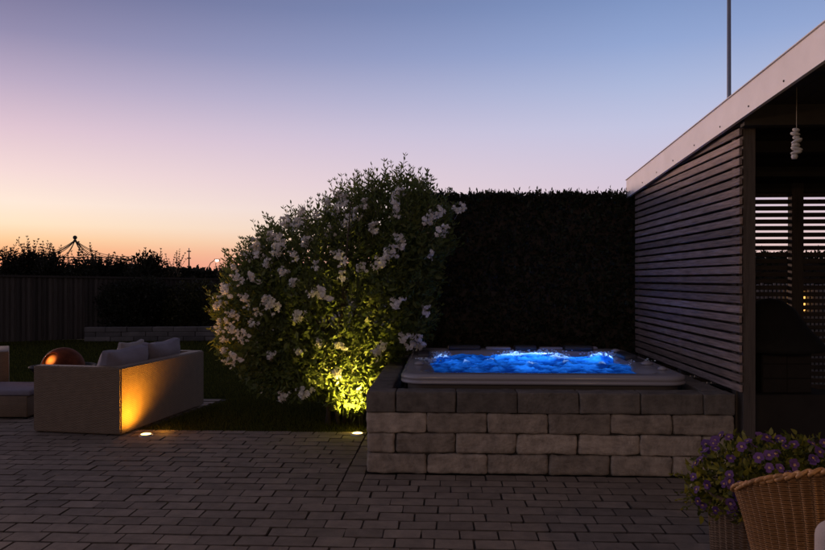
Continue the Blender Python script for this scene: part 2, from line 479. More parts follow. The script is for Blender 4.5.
# ------------------------------------------------------------------ hot tub
TX0, TX1, TY0, TY1, TZ = -0.350, 1.832, 5.425, 7.59, 0.705
def hot_tub():
    cx, cy = (TX0 + TX1) / 2, (TY0 + TY1) / 2
    root = empty('hot_tub', (cx, cy, 0.0))
    tag(root, 'square hot tub with pale acrylic rim and glowing blue bubbling water', 'hot tub')
    hx, hy = (TX1 - TX0) / 2, (TY1 - TY0) / 2
    NS, NC = 14, 10
    def ring(ins, z, r0=0.17, wob=0.0):
        ax, ay = hx - ins, hy - ins
        r = max(0.06, r0 - ins * 0.2)
        out = []
        for q, (sx, sy) in enumerate(((1, -1), (1, 1), (-1, 1), (-1, -1))):
            a0 = -PI / 2 + q * PI / 2
            ccx, ccy = sx * (ax - r), sy * (ay - r)
            for k in range(NC + 1):
                a = a0 + k / NC * PI / 2
                out.append((ccx + r * math.cos(a), ccy + r * math.sin(a)))
            nx = ((1, 1), (-1, 1), (-1, -1), (1, -1))[q]
            ex, ey = nx[0] * (ax - r), nx[1] * (ay - r)
            p0 = out[-1]
            a1 = a0 + PI / 2
            p1 = (ex + r * math.cos(a1), ey + r * math.sin(a1))
            for k in range(1, NS):
                f = k / NS
                px, py = p0[0] + (p1[0] - p0[0]) * f, p0[1] + (p1[1] - p0[1]) * f
                # seats and shoulders scallop the inner edge
                wv = wob * (0.5 - 0.5 * math.cos(4 * PI * f))
                px += -math.cos(a1) * wv; py += -math.sin(a1) * wv
                out.append((px, py))
        return [(x, y, z) for x, y in out]
    def rings_mesh(name, specs, m, cap=None):
        vs, fs = [], []
        for sp in specs: vs += ring(*sp)
        n = len(vs) // len(specs)
        for i in range(len(specs) - 1):
            for k in range(n):
                k2 = (k + 1) % n
                fs.append((i * n + k, i * n + k2, (i + 1) * n + k2, (i + 1) * n + k))
        if cap: fs.append(tuple(range((len(specs) - 1) * n, len(specs) * n)))
        mb = MB(); mb.add(vs, fs, True)
        return mb.build(name, m, root)
    rings_mesh('rim', [(0.012, 0.628), (0.001, 0.632), (-0.002, 0.640), (-0.001, 0.652), (0.009, 0.656), (0.009, 0.660), (0.0, 0.664), (0.0, 0.682), (0.006, 0.694), (0.020, 0.701), (0.05, TZ), (0.13, TZ - 0.002),
                       (0.165, TZ - 0.006, 0.17, 0.015), (0.185, TZ - 0.02, 0.2, 0.03), (0.195, TZ - 0.045, 0.2, 0.045), (0.20, 0.63, 0.2, 0.06)], M_rim)
    rings_mesh('basin', [(0.2012, 0.631, 0.2, 0.06), (0.22, 0.52, 0.22, 0.08), (0.30, 0.47, 0.25, 0.05), (0.52, 0.45, 0.3), (0.60, 0.28, 0.3), (0.66, 0.12, 0.3)], M_basin, True)
    rings_mesh('skirt', [(0.05, 0.02, 0.15), (0.05, 0.627, 0.15)], M_skirt)
    # bubbling water
    n = 150
    ax, ay = hx - 0.205, hy - 0.205
    xs = np.linspace(-ax, ax, n); ys = np.linspace(-ay, ay, n)
    X, Y = np.meshgrid(xs, ys)
    base = 0.640
    Z = np.full_like(X, base)
    F = np.zeros_like(X)
    jets = []
    for px, py, d, hh, rr in ((426, 358, 6.45, .050, .11), (441, 353, 6.9, .055, .11), (470, 352, 7.1, .03, .20), (512, 352, 7.0, .055, .17), (545, 351, 7.0, .062, .20), (560, 353, 6.8, .045, .13),
                              (596, 353, 6.95, .05, .11), (612, 354, 6.9, .055, .11), (640, 361, 6.35, .045, .12), (628, 362, 6.3, .03, .12), (500, 362, 6.3, .03, .3), (570, 363, 6.2, .025, .3), (460, 364, 6.3, .015, .15), (468, 361, 6.35, .041, .06), (532, 363, 6.3, .041, .05), (566, 361, 6.45, .042, .06), (602, 361, 6.4, .041, .06), (490, 357, 6.7, .041, .06)):
        p = W(px, d)
        jets.append((p.x - cx, p.y - cy, hh, rr))
    from mathutils import noise
    nz = np.zeros_like(X); nf = np.zeros_like(X)
    for i in range(n):
        for j in range(n):
            v = Vector((X[i, j], Y[i, j], 0.0))
            nz[i, j] = noise.fractal(v * 7, 0.9, 2.1, 4); nf[i, j] = noise.fractal(v * 24 + Vector((5, 3, 1)), 0.8, 2.0, 4)
    for k, (jx, jy, hh, rr) in enumerate(jets):
        g = np.exp(-((X - jx) ** 2 + (Y - jy) ** 2) / (rr * rr))
        Z += hh * g * (1 + 0.3 * nf)
        if hh >= 0.04: F += np.exp(-((X - jx) ** 2 + ((Y - jy) * 1.5) ** 2) / (rr * rr * 0.50)) * 1.05
    edge = np.clip(np.minimum(ax - np.abs(X), ay - np.abs(Y)) / 0.08, 0, 1)
    Z = base + (Z - base + 0.020 * nz + 0.006 * nf) * (0.35 + 0.65 * edge)
    F = np.clip((F * 1.15 + 0.42 * nf + 0.30 * nz - 0.42) * 2.4, 0, 1) ** 1.3
    V = np.column_stack([X.ravel(), Y.ravel(), Z.ravel()])
    idx = np.arange(n * n).reshape(n, n)
    fs = np.stack([idx[:-1, :-1], idx[:-1, 1:], idx[1:, 1:], idx[1:, :-1]], axis=-1).reshape(-1, 4)
    me = bpy.data.meshes.new('water'); me.from_pydata(V.tolist(), [], fs.tolist())
    air = np.clip(0.40 + 0.40 * nf + 1.5 * nz, 0, 1)
    a2 = me.attributes.new('air', 'FLOAT', 'POINT'); a2.data.foreach_set('value', air.ravel().astype(np.float32))
    a = me.attributes.new('foam', 'FLOAT', 'POINT'); a.data.foreach_set('value', F.ravel().astype(np.float32))
    m, nt, b, out = newmat('aerated_water')
    L = nt.links
    at = nt.nodes.new('ShaderNodeAttribute'); at.attribute_name = 'foam'
    mx = nt.nodes.new('ShaderNodeMix'); mx.data_type = 'RGBA'
    mx.inputs['B'].default_value = (0.92, 0.95, 1.0, 1)
    L.new(at.outputs['Fac'], mx.inputs['Factor'])
    ar = nt.nodes.new('ShaderNodeAttribute'); ar.attribute_name = 'air'
    ma = nt.nodes.new('ShaderNodeMix'); ma.data_type = 'RGBA'; ma.inputs['A'].default_value = (0.003, 0.05, 0.20, 1); ma.inputs['B'].default_value = (0.04, 0.29, 0.70, 1)
    L.new(ar.outputs['Fac'], ma.inputs['Factor']); L.new(ma.outputs['Result'], mx.inputs['A'])
    tr = nt.nodes.new('ShaderNodeBsdfTranslucent'); L.new(mx.outputs['Result'], tr.inputs['Color'])
    L.new(mx.outputs['Result'], b.inputs['Base Color'])
    b.inputs['Roughness'].default_value = 0.08; b.inputs['IOR'].default_value = 1.33
    tc = nt.nodes.new('ShaderNodeTexCoord'); n1 = nt.nodes.new('ShaderNodeTexNoise'); n1.inputs['Scale'].default_value = 26; n1.inputs['Detail'].default_value = 5
    L.new(tc.outputs['Object'], n1.inputs['Vector'])
    bp = nt.nodes.new('ShaderNodeBump'); bp.inputs['Strength'].default_value = 0.45; bp.inputs['Distance'].default_value = 0.02
    L.new(n1.outputs['Fac'], bp.inputs['Height']); L.new(bp.outputs['Normal'], b.inputs['Normal']); L.new(bp.outputs['Normal'], tr.inputs['Normal'])
    ms = nt.nodes.new('ShaderNodeMixShader'); ms.inputs['Fac'].default_value = 0.72
    L.new(b.outputs['BSDF'], ms.inputs[1]); L.new(tr.outputs['BSDF'], ms.inputs[2]); L.new(ms.outputs['Shader'], out.inputs['Surface'])
    link('water', me, m, root, True)
    # splashing drops over the jets
    mb = MB()
    for (jx, jy, hh, rr) in jets:
        if hh < 0.043: continue
        for _ in range(70):
            x, y = jx + random.gauss(0, rr * 0.45), jy + random.gauss(0, rr * 0.3)
            mb.sphere((x, y, base + hh * (0.7 + random.random() * 0.9)), random.uniform(0.003, 0.010), 6, 4, (1.3, 1, 0.8))
    foam = mb.build('foam_drop', leafmat('foam_white', (0.7, 0.82, 0.95), (0.9, 0.95, 1), 0.5, 0.3), root)
    foam['kind'] = 'stuff'
    # headrests, controls, diverter caps
    def hr(x, y, w, rz, h=0.03):
        b = MB(); M = Matrix.Translation((x, y, TZ + 0.008)) @ Matrix.Rotation(rz, 4, 'Z')
        b.box(-w / 2, w / 2, -0.06, 0.06, -0.03, h, 0.022, M, 3); b.build('headrest', M_pillow, root)
    hr(-0.55, hy - 0.13, 0.34, 0); hr(0.08, hy - 0.13, 0.24, 0); hr(0.62, hy - 0.14, 0.3, 0)
    hr(-hx + 0.14, 0.35, 0.34, PI / 2, 0.022); hr(hx - 0.15, 0.25, 0.36, PI / 2, 0.026)
    for x, y, w in ((-0.20, hy - 0.12, 0.26), (0.34, hy - 0.12, 0.24)):
        b = MB(); b.box(x - w / 2, x + w / 2, y - 0.055, y + 0.055, TZ - 0.01, TZ + 0.022, 0.015, None, 3); b.build('rim_shelf', M_rim, root)
    for x, y, r in ((hx - 0.13, -0.35, 0.05), (hx - 0.11, -0.72, 0.036), (hx - 0.14, 0.72, 0.045), (-hx + 0.12, -0.45, 0.04), (hx - 0.30, hy - 0.12, 0.035)):
        b = MB(); b.lathe([(r, 0), (r, 0.012), (r * 0.85, 0.02), (r * 0.6, 0.021), (r * 0.55, 0.027), (1e-5, 0.028)], 20, (x, y, TZ)); b.build('control_cap', M_rim, root)
    b = MB(); b.box(hx - 0.17, hx - 0.08, -0.15, 0.05, TZ - 0.004, TZ + 0.01, 0.008); b.build('control_panel', M_pillow, root)
    # lit lamps under the water
    lm = emit('blue_led', (0.2, 0.5, 1.0), 25)
    for px, d, e in ((426, 6.47, 11), (441, 6.9, 10), (515, 7.0, 9), (549, 6.95, 10), (598, 6.93, 9), (612, 6.9, 9), (638, 6.35, 11), (530, 6.2, 2.2), (470, 6.5, 2.4), (585, 6.25, 2.4)):
        p = W(px, d)
        b = MB(); b.lathe([(0.03, 0), (0.03, 0.01), (1e-5, 0.016)], 14, (p.x - cx, p.y - cy, 0.455)); b.build('underwater_lamp', lm, root)
        ld = bpy.data.lights.new('underwater_light', 'POINT'); ld.energy = e * 0.52; ld.color = (0.28, 0.52, 1.0); ld.shadow_soft_size = 0.05
        lo = bpy.data.objects.new('underwater_light', ld); col.objects.link(lo); lo.location = (p.x - cx, p.y - cy, 0.50); lo.parent = root
hot_tub()

# ------------------------------------------------------------------ pavilion
PX, PY0, PY1 = 2.090, 5.20, 8.02
SL = (2.35 - 2.53) / (8.02 - 5.14)
def eave(y): return 2.53 + (y - 5.14) * SL               # lower edge of the fascia
def slat_mesh(boxes, name, m, parent, off):
    mb = MB(); tl = []
    for (x0, x1, y0, y1, z0, z1) in boxes:
        n0 = len(mb.v); mb.box(x0 - off.x, x1 - off.x, y0 - off.y, y1 - off.y, z0, z1, 0.003); tl += [random.random()] * (len(mb.v) - n0)
    me = bpy.data.meshes.new(name); me.from_pydata(mb.v, [], mb.f)
    at = me.attributes.new('tint', 'FLOAT', 'POINT'); at.data.foreach_set('value', tl)
    return link(name, me, m, parent)
def pavilion():
    root = empty('pavilion', (PX, PY0, 0)); off = Vector(root.location)
    tag(root, 'dark timber garden pavilion with slatted walls and pale sloping roof fascia', 'pavilion')
    boxes, inner = [], []
    z = 0.622
    PITCH = 0.0705
    while z < 2.75:
        ye = PY1
        lim = 2.53 + 0.15 - (z + 0.05)
        ye = min(PY1, 5.14 + lim / (-SL)) if lim < (PY1 - 5.14) * -SL else PY1
        if ye > PY0 + 0.15:
            dx = random.gauss(0, 0.0012)
            boxes.append((PX + dx, PX + 0.021 + dx, PY0 + random.uniform(-0.003, 0.003), ye, z + random.gauss(0, 0.0012), z + 0.052 + random.gauss(0, 0.001)))
            inner.append((PX + 0.098, PX + 0.119, PY0 + 0.12, ye, z - 0.043, z + 0.0235))
        z += PITCH
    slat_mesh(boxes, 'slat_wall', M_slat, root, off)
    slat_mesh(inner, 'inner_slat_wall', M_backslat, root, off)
    def post(x0, x1, y0, y1, z0, z1, nm='post'):
        b = MB(); b.box(x0 - off.x, x1 - off.x, y0 - off.y, y1 - off.y, z0, z1, 0.004); b.build(nm, M_post, root)
    # stud behind the slat ends, then the corner post
    post(PX + 0.024, PX + 0.094, 5.33, 5.40, 0, eave(5.35) + 0.12)
    post(PX + 0.024, PX + 0.094, 6.55, 6.62, 0, eave(6.62) + 0.12)
    post(PX + 0.024, PX + 0.094, 7.93, 8.0, 0, eave(8.0) + 0.12)
    post(2.125, 2.213, 5.222, 5.310, 0, eave(5.25) + 0.12)
    post(5.95, 6.07, 5.085, 5.205, 0, eave(5.1) + 0.12)
    post(3.745, 3.870, 7.93, 8.03, 0, eave(8.0) + 0.12)
    post(2.235, 2.30, 7.96, 8.03, 0, eave(8.0) + 0.12)
    post(5.95, 6.07, 7.93, 8.03, 0, eave(8.0) + 0.12)
    bb = []
    z = EYE - (198.4 + 1.2 - HY) / FPX * 8.1
    PB = 6.42 / FPX * 8.1
    z -= 0.0
    zz = z
    while zz > 0.1:
        bb.append((2.25, 6.0, 8.04, 8.065, zz - PB + 0.0, zz - 0.0245)); zz -= PB
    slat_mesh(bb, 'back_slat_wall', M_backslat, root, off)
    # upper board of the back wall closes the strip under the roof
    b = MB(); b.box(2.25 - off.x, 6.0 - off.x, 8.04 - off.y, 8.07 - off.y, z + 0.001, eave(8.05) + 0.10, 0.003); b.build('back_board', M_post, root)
    # unseen boarded wall on the far right, added to keep light out of the interior
    b = MB()
    for k in range(20):
        b.box(6.08 - off.x, 6.11 - off.x, 5.1 - off.y, 8.06 - off.y, 0.02 + k * 0.125, 0.14 + k * 0.125 if k < 19 else 2.45, 0.004)
    b.build('blocking_side_wall', M_roof, root)
    # roof: boards below, felt above
    def slab(x0, x1, y0, y1, lo, hi):
        vs = []
        for x in (x0, x1):
            for y in (y0, y1):
                for h in (lo, hi): vs.append((x - off.x, y - off.y, eave(y) + h))
        return vs
    FS = [(0, 1, 3, 2), (4, 6, 7, 5), (0, 4, 5, 1), (2, 3, 7, 6), (0, 2, 6, 4), (1, 5, 7, 3)]
    b = MB()
    nb = 34
    for k in range(nb):
        x0 = 2.075 + k * 4.1 / nb
        b.add(slab(x0 + 0.002, x0 + 4.1 / nb - 0.002, 1.95, 8.12, 0.115, 0.14), FS)
    b.build('ceiling', M_roof, root)
    b = MB()
    for y in (2.05, 3.1, 4.1, 5.09, 6.1, 7.1, 7.95):
        b.add(slab(2.08, 6.15, y, y + 0.07, -0.03 if y == 5.09 else 0.02, 0.113), FS)
    b.build('rafter', M_roof, root)
    b = MB(); b.add(slab(2.06, 6.2, 1.93, 8.14, 0.142, 0.192), FS); b.build('roof', M_felt, root)
    b = MB(); b.add(slab(2.030, 2.056, 1.9, 8.16, 0.0, 0.200), FS); fa = b.build('fascia', M_fascia, root)
    b = MB(); b.add(slab(2.018, 2.075, 1.9, 8.165, 0.2015, 0.207), FS); b.build('drip_edge', M_fascia, fa)
    for y in (8.0, 7.5, 7.0, 6.5, 5.95, 5.4, 4.9, 4.4, 3.9):
        b = MB(); M = Matrix.Translation((2.0285 - off.x, y - off.y, eave(y) + 0.045)) @ Matrix.Rotation(-PI / 2, 4, 'Y')
        b.lathe([(0.007, 0), (0.007, 0.002), (1e-5, 0.004)], 10, (0, 0, 0), M); b.build('screw', M_black, fa)
pavilion()

def wind_chime():
    p = W(796.5, 4.62)
    root = empty('wind_chime', (p.x, p.y, 1.9))
    zt = eave(p.y) + 0.115
    tag(root, 'string of stacked bleached shell discs hanging from the pavilion roof', 'wind chime')
    b = MB(); b.tube([(0, 0, EYE - (157 - HY) / FPX * 4.62 - 1.9), (0.001, 0, zt - 1.9)], 0.0022, 6); b.build('cord', M_cord, root)
    ztop = EYE - (128 - HY) / FPX * 4.62 - 1.9
    zb = EYE - (159 - HY) / FPX * 4.62 - 1.9
    n = 8
    for k in range(n):
        z = ztop - 0.012 - (ztop - zb - 0.03) * k / (n - 1)
        r = (0.022, 0.03, 0.021, 0.034, 0.026, 0.036, 0.033, 0.020)[k]
        b = MB()
        M = Matrix.Translation((random.gauss(0, 0.005), random.gauss(0, 0.004), z)) @ Matrix.Rotation(random.gauss(0, 0.16), 4, 'X') @ Matrix.Rotation(random.gauss(0, 0.2), 4, 'Y')
        h = 0.011 if k < n - 1 else 0.018
        b.lathe([(1e-5, -h), (r * 0.75, -h * 0.9), (r, -h * 0.2), (r * 0.95, h * 0.5), (r * 0.5, h), (1e-5, h)], 14, (0, 0, 0), M, lambda k2, z2: 0.09 * math.sin(k2 * 1.3 + k * 2))
        b.build('shell_disc', M_wind, root)
wind_chime()

def flagpole():
    p = W(729, 10.2)
    root = empty('flagpole', (p.x, p.y, 0))
    tag(root, 'tall thin grey pole rising behind the pavilion roof', 'flagpole')
    b = MB(); b.tube([(0, 0, 0.02), (0, 0, 3), (0, 0, 7.2)], [0.036, 0.031, 0.024], 14); b.build('mast', M_steel, root)
    b = MB(); b.lathe([(0.09, -0.02), (0.09, 0.03), (0.05, 0.05), (0.04, 0.12)], 16); b.build('base_collar', M_steel, root)
    b = MB(); b.sphere((0, 0, 7.23), 0.04); b.build('finial', M_steel, root)
flagpole()

def domed_oven():
    d = 6.7
    p = W(770, d)
    root = empty('domed_oven', (p.x, p.y, 0), YAW)
    tag(root, 'dark domed outdoor oven on a block plinth beneath the pavilion roof', 'oven')
    b = MB()
    b.box(-0.20, 0.25, -0.25, 0.3, 0.40, 0.80, 0.004)
    pl = b.build('plinth', M_oven, root)
    b = MB()
    for i in range(2):
        for k in range(3):
            b.box(-0.196 + i * 0.222, 0.022 + i * 0.222, -0.262, -0.2502, 0.405 + k * 0.13, 0.53 + k * 0.13, 0.004)
    b.build('facing_tile', mat('brown_facing_tile', (0.026, 0.020, 0.016), 0.8, 0.25, 6, 0.3, 30), pl)
    b = MB(); b.box(-0.42, 0.45, -0.32, 0.36, 0.0, 0.397, 0.006); b.build('base', M_roof, root)
    b = MB(); zt = EYE - (298 - HY) / FPX * d
    ze = EYE - (347 - HY) / FPX * d
    b.lathe([(0.455, ze - 0.02), (0.46, ze + 0.02), (0.40, ze + 0.10), (0.31, ze + 0.20), (0.21, zt - 0.10), (0.10, zt - 0.02), (1e-5, zt)], 40)
    b.build('dome', M_oven, root)
domed_oven()

def picket_fence():
    y = 9.75
    root = empty('picket_fence', (4.6, y, 0))
    tag(root, 'silvery vertical picket fence seen through the back slats of the pavilion', 'fence')
    b = MB()
    x = 3.0
    while x < 7.6:
        b.box(x - 4.6, x - 4.6 + 0.030, -0.01, 0.01, 0.03, 1.36 + random.gauss(0, 0.006), 0.002); x += 0.0545
    b.build('picket', M_picket, root)
    root.children[0]['kind'] = 'stuff'
    b = MB()
    for z in (0.3, 1.05): b.box(-1.6, 3.0, 0.012, 0.05, z, z + 0.07)
    b.build('rail', M_post, root)
    for x in (-1.55, 0.1, 1.7, 2.9):
        b = MB(); b.box(x, x + 0.08, 0.052, 0.13, -0.02, 1.4); b.build('post', M_post, root)
picket_fence()

def garden_lantern():
    p = W(798, 9.50, 301)
    root = empty('garden_lantern', p)
    tag(root, 'small lit lantern glowing amber behind the pavilion back slats', 'lantern')
    b = MB(); b.box(-0.075, 0.075, -0.05, 0.05, -0.13, 0.12, 0.01)
    b.build('glass', emit('amber_glass', (1.0, 0.46, 0.10), 2.2), root)
    b = MB()
    for sx in (-1, 1):
        for sy in (-1, 1): b.box(sx * 0.08 - 0.006, sx * 0.08 + 0.006, sy * 0.055 - 0.006, sy * 0.055 + 0.006, -0.15, 0.14)
    b.box(-0.088, 0.088, -0.063, 0.063, -0.165, -0.145); b.box(-0.088, 0.088, -0.063, 0.063, 0.14, 0.155)
    b.build('frame', M_black, root)
    b = MB(); b.tube([(0, 0, -p.z), (0, 0, -0.16)], 0.018, 8); b.build('post', M_black, root)
garden_lantern()

# ------------------------------------------------------------------ hedges and shrubs
def box_hedge(name, x0, x1, y0, y1, h, n, lsz, shoots, label, lmat, cat='hedge', rz=0.0, loc=None, core=True, shoot_h=(0.06, 0.16)):
    lx, ly = x1 - x0, y1 - y0
    root = empty(name, loc or ((x0 + x1) / 2, (y0 + y1) / 2, 0), rz)
    tag(root, label, cat)
    # leaf shell on front, back, top and ends
    areas = np.array([lx * h, lx * h * 0.3, lx * ly, ly * h, ly * h]); areas = areas / areas.sum()
    f = rng.choice(5, n, p=areas)
    u, v, dep = rng.random(n), rng.random(n), rng.exponential(0.05, n)
    P = np.zeros((n, 3)); N = np.zeros((n, 3))
    for k in range(5):
        s = f == k
        if k < 2:
            P[s] = np.column_stack([(u[s] - 0.5) * lx, np.where(k == 0, -ly / 2 + dep[s], ly / 2 - dep[s]), v[s] * h]); N[s] = [0, -1 if k == 0 else 1, 0]
        elif k == 2:
            P[s] = np.column_stack([(u[s] - 0.5) * lx, (v[s] - 0.5) * ly, h - dep[s]]); N[s] = [0, 0, 1]
        else:
            sg = -1 if k == 3 else 1
            P[s] = np.column_stack([sg * (lx / 2 - dep[s]), (u[s] - 0.5) * ly, v[s] * h]); N[s] = [sg, 0, 0]
    D = unit(N * 0.7 + np.array([0, 0, 0.35]) + rng.normal(size=(n, 3)) * 0.7)
    L = lsz * rng.uniform(0.7, 1.3, n)
    V = [leaf_polys(P, D, L, L * 0.5)]
    tn = [rng.random(n)]
    st = MB()
    for _ in range(shoots):
        x, y = (random.random() - 0.5) * lx, (random.random() - 0.5) * ly
        hh = random.uniform(*shoot_h)
        dr = Vector((random.gauss(0, 0.25), random.gauss(0, 0.25), 1)).normalized()
        p0 = Vector((x, y, h - 0.04))
        m = max(4, int(hh / 0.022))
        pp = np.array([p0 + dr * hh * (i / m) for i in range(m + 1)])
        az = rng.uniform(0, 2 * PI, m + 1)
        dd = unit(np.column_stack([np.cos(az), np.sin(az), np.full(m + 1, 0.9)]))
        dd[-1] = dr
        V.append(leaf_polys(pp, dd, np.full(m + 1, lsz * 0.95), np.full(m + 1, lsz * 0.36))); tn.append(rng.random(m + 1) * 0.6)
        st.tube([p0, p0 + dr * hh], [0.004, 0.002], 4, False)
    poly_mesh('foliage', np.concatenate(V), lmat, root, np.concatenate(tn))
    if shoots: st.build('twig', M_bark, root)['kind'] = 'stuff'
    if core:
        b = MB(); b.box(-lx / 2 + 0.12, lx / 2 - 0.12, -ly / 2 + 0.12, ly / 2 - 0.12, 0.0, h - 0.05); b.build('dark_core', M_bark, root)  # solid dark box added inside so nothing shows through the leaves
    return root

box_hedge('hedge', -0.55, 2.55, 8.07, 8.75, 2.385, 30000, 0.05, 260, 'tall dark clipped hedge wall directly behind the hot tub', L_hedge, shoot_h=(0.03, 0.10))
box_hedge('hedge', 2.6, 9.5, 11.2, 12.0, 1.80, 9000, 0.08, 60, 'lower dark hedge beyond the picket fence behind the pavilion', L_hedge)

def blob_points(blobs, n, inner=0.6):
    """points in the shells of several ellipsoids, weighted by surface"""
    w = np.array([b[3] * b[4] + b[4] * b[5] + b[3] * b[5] for b in blobs]); w = w / w.sum()
    k = rng.choice(len(blobs), n, p=w)
    B = np.array(blobs)[k]
    u = rand_dir(n)
    r = rng.uniform(inner ** 3, 1.0, n) ** (1 / 3)
    lump = 1 + 0.07 * np.sin(u[:, 0] * 9 + k) * np.sin(u[:, 1] * 8 + 2 * k) + 0.06 * np.sin(u[:, 2] * 11 + k * 3)
    P = B[:, :3] + u * B[:, 3:6] * (r * lump)[:, None]
    N = unit(u / B[:, 3:6])
    return P, N

def shoot_leaves(p0, dr, hh, step, lsz, V, tn, st, rr=0.003, spread=0.9, pair=True, ratio=0.36):
    m = max(3, int(hh / step))
    side = Vector((random.gauss(0, 1), random.gauss(0, 1), 0)).normalized()
    bend = Vector((random.gauss(0, 0.12), random.gauss(0, 0.12), 0))
    pts = []
    P, D, S = [], [], []
    for i in range(m + 1):
        f = i / m
        q = p0 + dr * hh * f + bend * hh * f * f
        pts.append(q)
        s = side if i % 2 == 0 else Vector((-side.y, side.x, 0))
        for sg in (1, -1) if pair else (1 if i % 2 else -1,):
            P.append(q); D.append((s * sg * spread + dr * 0.9)); S.append(lsz * (1.1 - 0.45 * f) * random.uniform(0.8, 1.2))
    P.append(pts[-1]); D.append(dr); S.append(lsz * 0.6)
    P, D, S = np.array(P), np.array(D), np.array(S)
    V.append(leaf_polys(P, D, S, S * ratio)); tn.append(rng.random(len(P)))
    st.tube(pts, [rr * (1 - 0.6 * i / m) for i in range(m + 1)], 4, False)

